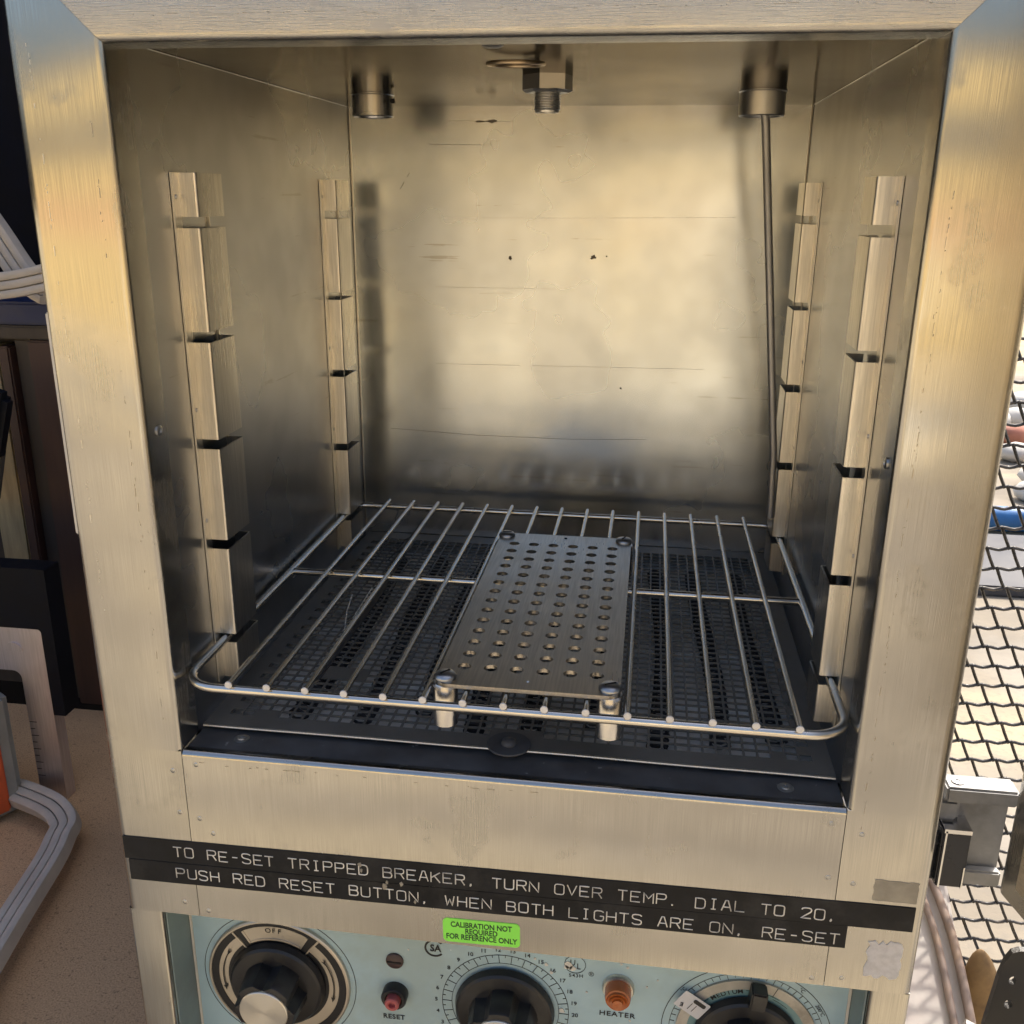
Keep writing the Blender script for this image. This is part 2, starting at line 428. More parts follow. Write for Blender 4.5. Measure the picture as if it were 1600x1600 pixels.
W2, H = 0.18, 0.36          # opening half width and height
WO = 0.2265                 # outer half width
FW = WO - W2
ZB = -0.1125                # bottom edge of the front face
CW, CD, CH = 0.1815, 0.372, 0.3635   # chamber half width, depth, height
PY = 0.030                  # control panel plane

oven = thing('laboratory_oven', (0, 0.2, BZ), 'open stainless steel laboratory oven with pale blue control panel', 'oven')

# ------------------------------------------------------------------ oven: front frame
RO, RI = 0.006, 0.0035
ZT = H + FW
for sgn, lab in ((-1, None), (1, None)):
    prof = [(sgn*WO, 0.46)] + [(sgn*p[0], p[1]) for p in
            [(WO - RO + RO*math.cos(a), RO - RO*math.sin(a)) for a in [PI/2*k/6 for k in range(7)]]] \
         + [(sgn*p[0], p[1]) for p in [(W2 + RI - RI*math.sin(a), RI - RI*math.cos(a)) for a in [PI/2*k/5 for k in range(6)]]] \
         + [(sgn*W2, 0.022), (sgn*(CW), 0.0235)]
    g = G().sheet(prof, 2, lambda p: -0.0004, lambda p: min(ZT, H + max(0.0, abs(p[0]) - W2) - 0.00025))
    low = prof[:8] + [(sgn*(W2+0.0001), 0.0), (sgn*(W2+0.0001), 0.004)]
    g.sheet(low, 2, ZB, -0.0004)
    build('side_stile', g, 'brush_v', oven)
prof = [(0.46, ZT)] + [(RO - RO*math.sin(a), ZT - RO + RO*math.cos(a)) for a in [PI/2*k/6 for k in range(7)]] \
     + [(RI - RI*math.cos(a), H + RI - RI*math.sin(a)) for a in [PI/2*k/5 for k in range(6)]] + [(0.022, H), (0.0235, CH)]
g = G().sheet(prof, 0, lambda p: -(W2 + max(0, min(p[1], ZT) - H)), lambda p: (W2 + max(0, min(p[1], ZT) - H)))
build('top_rail', g, 'brush_h', oven)
# sill panel between the seams
SX = W2 - 0.0003
prof = [(0.024, -0.0022), (0.0042, -0.0008)] + [(0.0035 - 0.0035*math.sin(a), -0.0035 + 0.0035*math.cos(a) - 0.0002) for a in [PI/2*k/6 for k in range(7)]] + [(0.0, ZB), (0.006, ZB)]
build('sill_panel', G().sheet(prof, 0, -SX, SX), 'brush_v', oven)
# underside of stiles and dark joints behind the seams
for s in (-1, 1):
    build('stile_bottom_flange', G().box((min(s*W2, s*WO)+0.0006, 0.0062, ZB), (max(s*W2, s*WO)-0.0006, 0.028, ZB+0.0008)), 'brush_v', oven)
    build('seam_backing', G().box((s*W2-0.004, 0.0012, ZB+0.0015), (s*W2+0.004, 0.0032, -0.006)), 'gap', oven)
# spot weld dimples on the front
bm0 = G().lathe([(0.0, -0.00045), (0.0008, -0.0004), (0.0013, -0.00012), (0.00165, 0.0001)], (0, 0, 0), 1, 12)
dimp = None
for (dx, dz) in [(-0.1721,-0.0081),(-0.1863,-0.0132),(-0.185,-0.0406),(-0.1733,-0.0436),(-0.1884,-0.1033),(-0.174,-0.1079),
                 (0.1729,-0.0091),(0.1887,-0.014),(0.1748,-0.0421),(0.1878,-0.0446),(0.1731,-0.1083),(0.1887,-0.1061),(-0.166,-0.053)]:
    if dimp is None:
        dimp = build('weld_dimple', bm0, 'zinc', oven, origin=(0, 0, 0)); dimp.location = Vector((dx, 0, dz)) - WL[oven]
    else: clone(dimp, (dx, 0, dz), oven)

# rows of faint weld scuffs along the folded edges
def scuffs(p0, p1, n, mat):
    g = G(); p0, p1 = Vector(p0), Vector(p1); d = (p1-p0); L = d.length; d.normalize(); nr = Vector((d.z, 0, -d.x))
    t = 0.0
    while t < L:
        ln = random.choice((0.0006, 0.001, 0.0014, 0.002, 0.0045))
        if random.random() < n:
            a = p0 + d*t + nr*random.uniform(-0.0006, 0.0006); b = a + d*ln; w = random.uniform(0.0001, 0.0003)
            q = [a - nr*w, a + nr*w*0.6, b + nr*w, b - nr*w*0.5]
            g.add([(v.x, -0.00012, v.z) for v in q], [(0, 1, 2, 3)])
        t += ln + random.choice((0.0004, 0.0008, 0.0015, 0.006))
    o = build('weld_scuffs', g, mat, oven, smooth=0); o['kind'] = 'stuff'; return o
scuffs((-0.1895, 0, 0.335), (-0.1880, 0, 0.01), 0.6, 'scuff'); scuffs((0.1885, 0, 0.30), (0.1880, 0, -0.012), 0.7, 'scuff')
scuffs((-0.165, 0, 0.3705), (0.17, 0, 0.3705), 0.55, 'scuff'); scuffs((-0.2155, 0, 0.36), (-0.2150, 0, 0.08), 0.6, 'scuffl'); scuffs((-0.170, 0, -0.0068), (0.05, 0, -0.0066), 0.35, 'scuff')

# ------------------------------------------------------------------ oven: chamber
FZ = -0.017                      # under-floor
TW = 0.0012
build('back_wall', G().box((-CW, CD, FZ), (CW, CD+TW, CH)), 'liner', oven)
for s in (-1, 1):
    build('side_wall', G().box((min(s*CW, s*(CW+TW)), 0.0237, FZ), (max(s*CW, s*(CW+TW)), CD, CH)), 'liner_shaded', oven)
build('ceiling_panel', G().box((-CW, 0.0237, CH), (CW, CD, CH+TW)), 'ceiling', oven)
build('under_floor', G().box((-CW, 0.0245, FZ-TW), (CW, CD, FZ)), 'under', oven)
# thin welded corner beads
for s in (-1, 1):
    build('corner_weld', G().tube([(s*(CW-0.0004), CD-0.0004, FZ), (s*(CW-0.0004), CD-0.0004, CH)], 0.0008, 6), 'rail', oven)
    build('corner_weld', G().tube([(s*(CW-0.0003), 0.03, CH-0.0003), (s*(CW-0.0003), CD, CH-0.0003)], 0.00035, 6), 'soot2', oven)
# soot marks and scratches on the back wall
bw = [o for o in COL.objects if o.name == 'back_wall'][0]
def blot(cx, cz, rx, rz, n=14):
    return [(cx + rx*random.uniform(.35, 1.1)*math.cos(2*PI*k/n), cz + rz*random.uniform(.35, 1.1)*math.sin(2*PI*k/n)) for k in range(n)]
for (mx, mz, rx, rz) in ((-0.0640, 0.3524, 0.0075, 0.0016), (-0.0740, 0.3520, 0.0055, 0.0010), (0.0192, 0.2493, 0.0034, 0.0022), (-0.0492, 0.2478, 0.0017, 0.0024), (0.046, 0.1424, 0.0012, 0.0010), (0.0300, 0.2502, 0.0010, 0.0008)):
    build('soot_mark', G().prism(blot(mx, mz, rx, rz), 1, CD-0.00035, CD+0.0002), 'soot', bw, smooth=0)
for pts, r in (([(-0.0974, 0.3528), (-0.05, 0.3522)], 0.00022), ([(-0.1159, 0.3354), (-0.0638, 0.3347)], 0.00025), ([(-0.1407, 0.3011), (-0.1385, 0.304), (-0.1372, 0.3065)], 0.0004), ([(-0.1345, 0.3105), (-0.1323, 0.3135)], 0.0005),
               ([(-0.11, 0.2787), (0.02, 0.2798)], 0.00012), ([(0.03, 0.28), (0.1305, 0.2814)], 0.00014), ([(-0.1126, 0.2232), (-0.0101, 0.2234)], 0.00016), ([(-0.075, 0.2186), (-0.0474, 0.2193)], 0.00016),
               ([(-0.1138, 0.1586), (-0.04, 0.1592)], 0.00018), ([(-0.03, 0.1594), (0.1139, 0.1606)], 0.00018), ([(-0.1553, 0.0999), (-0.0776, 0.0968), (0.0, 0.0965), (0.0696, 0.0989)], 0.00026), ([(-0.0776, 0.0968), (-0.0774, 0.0950)], 0.0003),
               ([(-0.1387, 0.0700), (-0.131, 0.064), (-0.128, 0.055), (-0.1304, 0.0473)], 0.00014)):
    build('scratch_line', G().tube([(p[0], CD-0.0001, p[1]) for p in pts], r*0.5, 5), 'soot2', bw, smooth=0)
# black ledge inside the sill
build('sill_ledge', G().box((-W2+0.0008, 0.0052, -0.006), (W2-0.0008, 0.030, -0.0010)), 'ledge', oven)
build('ledge_return', G().box((-CW, 0.0302, FZ), (CW, 0.0312, -0.0045)), 'ledge', oven)
def washer(c, r0, r1, h): return G().lathe([(r0, 0), (r1, 0), (r1, h*0.7), (r1-h*0.3, h), (r0+h*0.3, h), (r0, h*0.6), (r0, 0)], c, 2, 20)
for (dx, dy) in ((-0.1525, 0.019), (0.1512, 0.0165)):
    build('ledge_rivet', G().lathe([(0.0044, 0), (0.0044, 0.0003), (0.0026, 0.0006), (0.0024, 0.0012), (0.0011, 0.0012), (0.0010, 0.0004), (0, 0.0004)], (dx, dy, -0.0010), 2, 20), 'zinc', oven)
for s, z in ((-1, 0.1804), (1, 0.1796)):
    pr = [(0.0028, 0), (0.0028, 0.0008), (0.0019, 0.0012), (0.0013, 0.0012), (0.0011, 0.0004), (0, 0.0004)]
    build('wall_screw', G().lathe([(r, -s*h) for r, h in pr], (s*W2, 0.0135, z), 0, 18), 'zinc', oven)

# shelf support rails (hat section, notched)
RP = 0.0110     # protrusion
RD = 0.033      # depth of the hat
FLG = 0.0075    # flange
ZS, DS, HS = 0.28171, 0.06027, 0.0058
RZT, RZB = 0.3067, 0.0145
slots = [ZS - i*DS for i in range(5)]
def rail(s, y0, depth):
    """sheet-metal hat rail on wall side s, front face at y0"""
    xw = s*CW - s*0.0006; t = 0.0010
    xo = s*(CW - RP)
    g = G()
    def xb(a, b): return (min(a, b), max(a, b))
    # flanges on the wall, full height
    a, b = xb(s*CW - s*0.0003, s*CW - s*0.0013)
    g.box((a, y0-FLG, RZB), (b, y0, RZT))
    if depth > 0.030: g.box((a, y0+depth, RZB), (b, y0+depth+0.0012, RZT))
    zz = [RZT]
    for z in slots: zz += [z+HS/2, z-HS/2]
    zz.append(RZB)
    r = 0.0014
    for k in range(0, len(zz), 2):
        z1, z0 = zz[k], zz[k+1]
        # front face, rounded outer corner, inner face
        prof = [(s*CW - s*0.0013, y0)]
        prof += [(xo + s*r - s*r*math.sin(q), y0 + r - r*math.cos(q)) for q in [PI/2*j/5 for j in range(6)]]
        prof += [(xo, y0+depth-r)] + [(xo + s*r - s*r*math.cos(q), y0 + depth - r + r*math.sin(q)) for q in [PI/2*j/4 for j in range(5)]]
        prof += [(s*CW - s*0.0013, y0+depth)]
        g.sheet(prof, 2, z0, z1)
        ip = [(px + s*0.0009 if abs(px-xo) < 0.004 else px, min(max(py, y0+0.0009), y0+depth-0.0009)) for px, py in prof]
        g.sheet(ip, 2, z0, z1)
        n = len(prof)
        for z in (z0, z1):
            g.add([(p[0], p[1], z) for p in prof] + [(p[0], p[1], z) for p in ip], [(i, i+1, n+i+1, n+i) for i in range(n-1)])
    return g
YF, YR = 0.062, 0.29594
for s, y0, d in ((-1, YF, 0.033), (-1, YR, 0.033), (1, YF, 0.030), (1, YR, 0.033)):
    ro = build('shelf_support_rail', rail(s, y0, d), 'rail', oven, smooth=35)
    for z in (RZT-0.012, RZT-0.125, RZT-0.19, RZB+0.02):
        build('spot_weld', G().lathe([(0.0013, 0), (0.0011, -s*0.0004), (0, -s*0.0005)], (s*CW - s*0.0013, y0-FLG*0.55, z), 0, 12), 'zinc', ro)

# ceiling fittings
def pipe_stub(c, r, z0):
    return G().lathe([(r-0.0018, CH-0.002), (r-0.0018, z0+0.0008), (r-0.0012, z0), (r-0.0006, z0), (r, z0+0.0006), (r, CH-0.0010), (r+0.0008, CH-0.0004), (r+0.0008, CH)], (c[0], c[1], 0), 2, 36)
build('vent_stub', pipe_stub((-0.1346, 0.2776), 0.0147, 0.3487), 'fitting', oven)
st = build('probe_stub', pipe_stub((0.1338, 0.268), 0.0150, 0.3478), 'fitting', oven)
build('vent_plug', G().lathe([(0, 0), (0.0012, 0.0), (0.0016, 0.0008), (0.0016, 0.003)], (-0.119, 0.2668, 0.3585), 0, 10), 'gap', oven)
build('temperature_probe', G().tube([(0.133, 0.266, 0.362), (0.137, 0.268, 0.345), (0.150, 0.279, 0.24), (0.1655, 0.292, 0.112), (0.1675, 0.292, 0.06)], 0.0029, 14), 'probe', oven)
# hex compression fitting
c = (0.001, 0.171)
hexp = [(c[0]+0.0150*math.cos(R(18+60*k)), c[1]+0.0150*math.sin(R(18+60*k))) for k in range(6)]
fit = build('hex_fitting', G().prism(hexp, 2, 0.3553, CH).lathe([(0.0150, 0.3555), (0.0135, 0.3545), (0.0128, 0.3540), (0.0, 0.3540)], (c[0], c[1], 0), 2, 6), 'fitting', oven, smooth=20)
pr = []
for k in range(8):
    z = 0.3545 - k*0.00135
    pr += [(0.0080, z), (0.0072, z-0.00067)]
pr += [(0.0070, 0.3432), (0.0052, 0.3432), (0.0050, 0.3470), (0, 0.3470)]
build('pipe_thread', G().lathe(pr, (c[0], c[1], 0), 2, 32), 'fitting', fit, smooth=30)
ring = [( -0.0055+0.0140*math.cos(t), 0.082+0.018*math.sin(t), 0.3592+0.0012*math.sin(t)) for t in [2*PI*k/40 for k in range(40)]]
build('brass_ring', G().tube(ring, 0.0011, 8, closed=True), 'brass', oven)
build('ceiling_plug', G().lathe([(0.0052, CH), (0.0052, CH-0.0012), (0.0035, CH-0.002), (0, CH-0.002)], (-0.011, 0.043, 0), 2, 20), 'probe', oven)

# ------------------------------------------------------------------ oven: perforated floor plate
PX, PY0, PY1, PZ = 0.1785, 0.0255, 0.3705, 0.0022
NPX, NPY = 45, 42
px_, py_ = 0.00750, 0.00755
hx, hy = 0.00620, 0.00610
x_start = -(NPX-1)*px_/2; y_start = PY0 + 0.0165
def plate_z(x, y):
    u = (x/PX); v = (y-PY0)/(PY1-PY0)
    return PZ + 0.0009*(1-u*u)*(1-v)**2 + 0.0016*max(0, -u-0.55)*(1-v) + 0.0002*math.sin(5*x*10)*math.sin(5*y*10)
xs = [-PX]; ys = [PY0]
for i in range(NPX): xs += [x_start+i*px_-hx/2, x_start+i*px_+hx/2]
for j in range(NPY): ys += [y_start+j*py_-hy/2, y_start+j*py_+hy/2]
xs.append(PX); ys.append(PY1)
def hole(i, j):
    e = min(i, NPX-1-i)
    if e == 0: return (j % 2 == 0)
    if e == 1: return True
    if 5 <= i <= 8 and 7 <= j <= 8: return False
    if j == 0 and (i < 4 or i > NPX-4): return False
    if j == 0 and 6 < i < 15: return True
    if abs(i - NPX/2) < 1.6 and j == 0: return False
    return True
nx, ny = len(xs), len(ys)
th = 0.0009
g = G()
vs = [(x, y, plate_z(x, y)) for y in ys for x in xs] + [(x, y, plate_z(x, y)-th) for y in ys for x in xs]
fs = []; nn = nx*ny
isH = lambda a, b: a % 2 == 1 and b % 2 == 1 and hole((a-1)//2, (b-1)//2)
for b in range(ny-1):
    for a in range(nx-1):
        i0, i1, i2, i3 = b*nx+a, b*nx+a+1, (b+1)*nx+a+1, (b+1)*nx+a
        if isH(a, b):
            for p, q in ((i0, i1), (i1, i2), (i2, i3), (i3, i0)): fs.append((q, p, p+nn, q+nn))
        else:
            fs.append((i0, i1, i2, i3)); fs.append((i0+nn, i3+nn, i2+nn, i1+nn))
for a in range(nx-1): fs += [(a+1, a, a+nn, a+1+nn), ((ny-1)*nx+a, (ny-1)*nx+a+1, (ny-1)*nx+a+1+nn, (ny-1)*nx+a+nn)]
for b in range(ny-1): fs += [(b*nx, (b+1)*nx, (b+1)*nx+nn, b*nx+nn), ((b+1)*nx+nx-1, b*nx+nx-1, b*nx+nx-1+nn, (b+1)*nx+nx-1+nn)]
fp = build('perforated_floor_plate', g.add(vs, fs), 'plate', oven, smooth=20)
# bright rolled front lip
lip = [(-PX+0.0005 + (2*PX-0.001)*k/24, PY0-0.0004, plate_z(-PX+2*PX*k/24, PY0)-0.0006) for k in range(25)]
build('front_lip', G().tube(lip, 0.0009, 8), 'rail', fp)
wz = plate_z(0, PY0+0.004)
build('washer', washer((0.001, PY0+0.0040, wz), 0.0022, 0.0125, 0.0009), 'ledge', fp)
g = G().lathe([(0.0046, 0.0), (0.0046, 0.0006), (0.0040, 0.0018), (0.0026, 0.0028), (0.0, 0.0031)], (0.001, PY0+0.004, wz+0.0008), 2, 20)
build('floor_screw', g, 'ledge', fp)
# heater coils and ceramic blocks below the plate
for k, xx in enumerate((-0.135, -0.098, -0.062, -0.025, 0.012, 0.05, 0.085, 0.118, 0.15)):
    pts = []
    y0, y1 = 0.055 + 0.01*(k % 3), 0.335
    if k in (0, 1): y0 = 0.06
    turns = 46
    for q in range(turns*9):
        t = 2*PI*q/9
        pts.append((xx + 0.0058*math.cos(t) + 0.004*math.sin(q*0.01+k), y0 + (y1-y0)*q/(turns*9), FZ+0.0085 + 0.0040*math.sin(t)))
    build('heater_coil', G().tube(pts, 0.00105, 5), 'coil', oven)
for yy in (0.050, 0.125, 0.20, 0.275, 0.345):
    build('ceramic_bar', G().bbox((-0.168, yy-0.008, FZ), (0.168, yy+0.008, FZ+0.0042), 0.001), 'under', oven)

# ------------------------------------------------------------------ oven: labels on the front
GL = {   # single-stroke label-maker capitals on a 4 x 6 grid
 'T': [[(0,6),(4,6)],[(2,6),(2,0)]],
 'O': [[(1,0),(3,0),(3.7,.3),(4,1),(4,5),(3.7,5.7),(3,6),(1,6),(.3,5.7),(0,5),(0,1),(.3,.3),(1,0)]],
 'R': [[(0,0),(0,6),(3,6),(3.8,5.6),(4,4.6),(3.8,3.5),(3,3),(0,3)],[(2.4,3),(4,0)]],
 'E': [[(4,6),(0,6),(0,0),(4,0)],[(0,3),(3.3,3)]],
 '-': [[(0.8,3),(3.2,3)]],
 'S': [[(4,5.2),(3.4,5.8),(2.6,6),(1.2,6),(.3,5.7),(0,4.8),(.2,3.7),(1,3.2),(3,2.8),(3.8,2.3),(4,1.3),(3.7,.4),(2.8,0),(1.2,0),(.4,.3),(0,.9)]],
 'P': [[(0,0),(0,6),(3,6),(3.8,5.6),(4,4.6),(3.8,3.4),(3,2.9),(0,2.9)]],
 'D': [[(0,0),(0,6),(2.6,6),(3.6,5.5),(4,4.4),(4,1.6),(3.6,.5),(2.6,0),(0,0)]],
 'B': [[(0,0),(0,6),(2.8,6),(3.6,5.6),(3.8,4.6),(3.6,3.6),(2.8,3.2),(0,3.2)],[(2.8,3.2),(3.7,2.8),(4,1.6),(3.7,.4),(2.8,0),(0,0)]],
 'A': [[(0,0),(1.5,6),(2.5,6),(4,0)],[(.55,2.1),(3.45,2.1)]],
 'K': [[(0,0),(0,6)],[(4,6),(0,2.6)],[(1.5,3.8),(4,0)]],
 'U': [[(0,6),(0,1),(.3,.3),(1,0),(3,0),(3.7,.3),(4,1),(4,6)]],
 'N': [[(0,0),(0,6),(4,0),(4,6)]],
 'V': [[(0,6),(2,0),(4,6)]],
 'M': [[(0,0),(0,6),(2,2.6),(4,6),(4,0)]],
 'I': [[(2,6),(2,0)],[(1,6),(3,6)],[(1,0),(3,0)]],
 'L': [[(0,6),(0,0),(4,0)]],
 'H': [[(0,0),(0,6)],[(4,0),(4,6)],[(0,3),(4,3)]],
 'G': [[(4,5.2),(3.3,5.8),(2.6,6),(1.2,6),(.3,5.6),(0,4.8),(0,1.2),(.3,.4),(1.2,0),(3,0),(3.8,.5),(4,1.4),(4,2.8),(2.4,2.8)]],
 'W': [[(0,6),(.9,0),(2,4.2),(3.1,0),(4,6)]],
 '2': [[(0,5),(.4,5.7),(1.3,6),(2.8,6),(3.7,5.6),(4,4.7),(3.7,3.7),(0,.0),(4,0)]],
 '0': [[(1,0),(3,0),(3.7,.3),(4,1),(4,5),(3.7,5.7),(3,6),(1,6),(.3,5.7),(0,5),(0,1),(.3,.3),(1,0)]],
 ',': [[(1.2,.9),(1.4,.2),(1.0,-.5)]], '.': [[(1.2,.7),(1.2,.0)]],
}
def tape(cl, cr, h, body, tx0, tx1, tz0, tz1, yt):
    """tape from (x,z) centre-left to centre-right, height h, lettering from tx0 to tx1"""
    g = G()
    n = 40
    vs = []
    for k in range(n+1):
        t = k/n; x = cl[0] + (cr[0]-cl[0])*t; z = cl[1] + (cr[1]-cl[1])*t
        wob = 0.00012*math.sin(k*1.7)
        vs += [(x, yt, z-h/2+wob*0.4), (x, yt, z+h/2+wob*0.4), (x, 0.0002, z+h/2+wob*0.4), (x, 0.0002, z-h/2+wob*0.4)]
    fs = []
    for k in range(n):
        a, b = k*4, k*4+4
        for i in range(4):
            j = (i+1) % 4; fs.append((a+i, a+j, b+j, b+i))
    fs += [(0,1,2,3), (n*4, n*4+3, n*4+2, n*4+1)]
    o = build('label_tape', g.add(vs, fs), 'tape', oven, smooth=0)
    lw, lh = 0.0051, 0.0066
    g = G()
    adv = (tx1-tx0-lw)/(len(body)-1)
    for i, ch in enumerate(body):
        if ch == ' ': continue
        bx = tx0 + i*adv; bz = tz0 + (tz1-tz0)*i/(len(body)-1) - lh/2
        jx, jz = random.uniform(-0.00012, 0.00012), random.uniform(-0.00022, 0.00022)
        for st in GL[ch]:
            pts = [(bx + jx + p[0]/4*lw, yt, bz + jz + p[1]/6*lh) for p in st]
            r = random.uniform(0.00033, 0.00040) if ch not in ',.' else 0.0005
            dense = []
            for a, b in zip(pts[:-1], pts[1:]):
                dense += [tuple(a[q] + (b[q]-a[q])*u for q in range(3)) for u in (0, 0.5)]
            dense.append(pts[-1])
            g.tube(dense, r, 6)
    build('embossed_lettering', g, 'emboss', o)
    return o
t1 = tape((-0.2225, -0.0680), (0.2208, -0.0634), 0.0152, 'TO RE-SET TRIPPED BREAKER, TURN OVER TEMP. DIAL TO 20,', -0.1914, 0.1825, -0.0679, -0.0656, -0.0005)
t2 = tape((-0.2205, -0.0833), (0.1880, -0.0786), 0.0142, 'PUSH RED RESET BUTTON, WHEN BOTH LIGHTS ARE ON, RE-SET', -0.1912, 0.1845, -0.0826, -0.0806, -0.00045)
t1['label'] = 'upper black tape with the tripped breaker line'; t2['label'] = 'lower black tape with the reset button line'
# paint flecks on the tapes
for (dx, dz, r) in ((-0.0795,-0.0635,0.0014),(-0.0787,-0.0672,0.0011),(-0.0655,-0.0765,0.0016),(-0.0640,-0.0735,0.0010),(-0.0555,-0.0738,0.0012),(-0.0480,-0.0850,0.0010)):
    poly = [(dx + r*random.uniform(.5,1.1)*math.cos(2*PI*k/9), dz + 1.5*r*random.uniform(.5,1.1)*math.sin(2*PI*k/9)) for k in range(9)]
    build('dried_glue_fleck', G().prism(poly, 1, -0.0010, -0.0004), 'residue', t1 if dz > -0.075 else t2)
# green sticker
def rrect(x0, z0, x1, z1, r, n=6):
    return arc2(x1-r, z1-r, r, 0, PI/2, n) + arc2(x0+r, z1-r, r, PI/2, PI, n) + arc2(x0+r, z0+r, r, PI, 1.5*PI, n) + arc2(x1-r, z0+r, r, 1.5*PI, 2*PI, n)
ga = 0.018
gp = [(-0.0099 + x*math.cos(ga) - z*math.sin(ga), -0.1020 + x*math.sin(ga) + z*math.cos(ga)) for x, z in rrect(-0.0222, -0.0081, 0.0222, 0.0081, 0.0028)]
gs = build('green_sticker', G().prism(gp, 1, -0.0003, 0.0001), 'green', oven, smooth=0)
g = G()
for txt, dz in (('CALIBRATION NOT', 0.0042), ('REQUIRED', 0.0), ('FOR REFERENCE ONLY', -0.0042)):
    put_text(g, txt, 0.0051, -0.0099 - dz*math.sin(ga), -0.1021 + dz, -0.0004, ga, bold=0.00013, width=0.78)
build('sticker_lettering', g, 'ink_green', gs, smooth=0)
# old tape residue, torn paper
def ragged(x0, z0, x1, z1, amp, n=7):
    P = []
    for k in range(n): P.append((x0 + (x1-x0)*k/n, z0 + random.uniform(-amp, amp)))
    for k in range(n): P.append((x1 + random.uniform(-amp, amp), z0 + (z1-z0)*k/n))
    for k in range(n): P.append((x1 + (x0-x1)*k/n, z1 + random.uniform(-amp, amp)))
    for k in range(n): P.append((x0 + random.uniform(-amp, amp), z1 + (z0-z1)*k/n))
    return P
build('tape_residue', G().prism(ragged(0.1985, -0.0535, 0.2208, -0.0405, 0.0004), 1, -0.0002, 0.0001), 'residue', oven, smooth=0)
build('torn_paper_residue', G().prism(ragged(0.1995, -0.1025, 0.2170, -0.0800, 0.0016, 9), 1, -0.0003, 0.0001), 'whiteresidue', oven, smooth=0)

# ------------------------------------------------------------------ oven: control panel
OZB = -0.295
build('base_cabinet', G().box((-WO+0.001, PY+0.003, OZB), (WO-0.001, 0.46, ZB-0.001)), 'brush_v', oven)
pan = build('control_panel', G().box((-0.2035, PY, OZB+0.004), (0.2035, PY+0.0025, ZB+0.004)), 'blue', oven, smooth=0)
for s in (-1, 1):
    xi, xo = 0.2050, 0.2262
    prof = [(s*xi, PY-0.0002), (s*xi, 0.0035)] + [(s*p[0], p[1]) for p in [(xi+0.002-0.002*math.cos(a), 0.0035-0.002*math.sin(a)) for a in [PI/2*k/5 for k in range(6)]]] \
         + [(s*p[0], p[1]) for p in [(xo-0.002+0.002*math.sin(a), 0.0035-0.002*math.cos(a)) for a in [PI/2*k/5 for k in range(6)]]] + [(s*xo, PY+0.004)]
    po = build('corner_post', G().sheet(prof, 2, OZB, ZB-0.0012), 'brush_v', oven)
    build('post_return', G().box((min(s*(xi-0.0003), s*(xi-0.0012)), 0.0050, OZB), (max(s*(xi-0.0003), s*(xi-0.0012)), PY-0.0003, ZB-0.0012)), 'blue_side', po)
    build('post_cap', G().box((min(s*xi, s*xo)+0.0003, 0.0022, ZB-0.0020), (max(s*xi, s*xo)-0.0003, PY, ZB-0.0013)), 'brush_v', po)
build('panel_edge_strip', G().box((-0.2035, PY-0.0012, OZB+0.004), (-0.2022, PY-0.0001, ZB+0.003)), 'pale', oven)
build('panel_edge_strip', G().box((0.2020, PY-0.0012, OZB+0.004), (0.2035, PY-0.0001, ZB+0.003)), 'pale', oven)
for s in (-1, 1):
    build('oven_foot', G().lathe([(0.016, OZB), (0.014, BZ+0.004), (0.013, BZ), (0, BZ)], (s*0.18, 0.06, 0), 2, 20), 'knob', oven)
    build('oven_foot', G().lathe([(0.016, OZB), (0.014, BZ+0.004), (0.013, BZ), (0, BZ)], (s*0.18, 0.42, 0), 2, 20), 'knob', oven)

def knob(cx, cz, name, y0, lobes=5, phase=0.3):
    """black skirted instrument knob pointing along -Y"""
    pr = [(0.0, y0), (0.0305, y0), (0.0312, y0-0.0010), (0.0300, y0-0.0050), (0.0285, y0-0.0062), (0.0225, y0-0.0068), (0.0215, y0-0.0070)]
    k = build(name, G().lathe(pr, (cx, 0, cz), 1, 64), 'knob', oven, smooth=30)
    prof = [(0.0215, y0-0.0066), (0.0208, y0-0.012), (0.0198, y0-0.0225), (0.0190, y0-0.0242), (0.0175, y0-0.0246), (0.0, y0-0.0246)]
    def rad(i, t):
        if i > 4: return 1
        w = (t*lobes/(2*PI) + phase) % 1.0
        d = abs(w-0.5)*2
        return 1.0 - 0.20*max(0, (0.45-d)/0.45)**0.5 if d < 0.45 else 1.0
    build('knob_grip', G().lathe(prof, (cx, 0, cz), 1, 100, rad), 'knob', k, smooth=30)
    build('knob_cap', G().lathe([(0.0155, y0-0.0240), (0.0155, y0-0.0254), (0.0150, y0-0.0258), (0.0002, y0-0.0258)], (cx, 0, cz), 1, 48), 'cap', k, smooth=30)
    return k
# left dial
cx, cz = -0.1465, -0.1825
g = G().annulus((cx, cz), 0.0503, 0.0507, 0, 2*PI, PY-0.0002, 0.0004)
dl = build('switch_dial', G().lathe([(0.0470, PY), (0.0468, PY-0.0022), (0.0460, PY-0.0028), (0.0450, PY-0.0028), (0.0446, PY-0.0020), (0, PY-0.0020)], (cx, 0, cz), 1, 72), 'dialsilver', oven, smooth=25)
build('dial_outline', g, 'ink', dl)
yk = PY - 0.0024
build('dial_ring', G().annulus((cx, cz), 0.0400, 0.0446, 0, 2*PI, yk, 0.0003), 'dialblack', dl)
build('dial_ring', G().annulus((cx, cz), 0.0290, 0.0335, 0, 2*PI, yk, 0.0003), 'dialblack', dl)
build('dial_sector', G().annulus((cx, cz), 0.0335, 0.0400, R(52), R(62), yk, 0.0003), 'dialblack', dl)
build('dial_sector', G().annulus((cx, cz), 0.0335, 0.0400, R(118), R(128), yk, 0.0003), 'dialblack', dl)
build('dial_sector', G().annulus((cx, cz), 0.0290, 0.0446, R(50.0), R(51.6), yk-0.0004, 0.0003), 'dialsilver', dl)
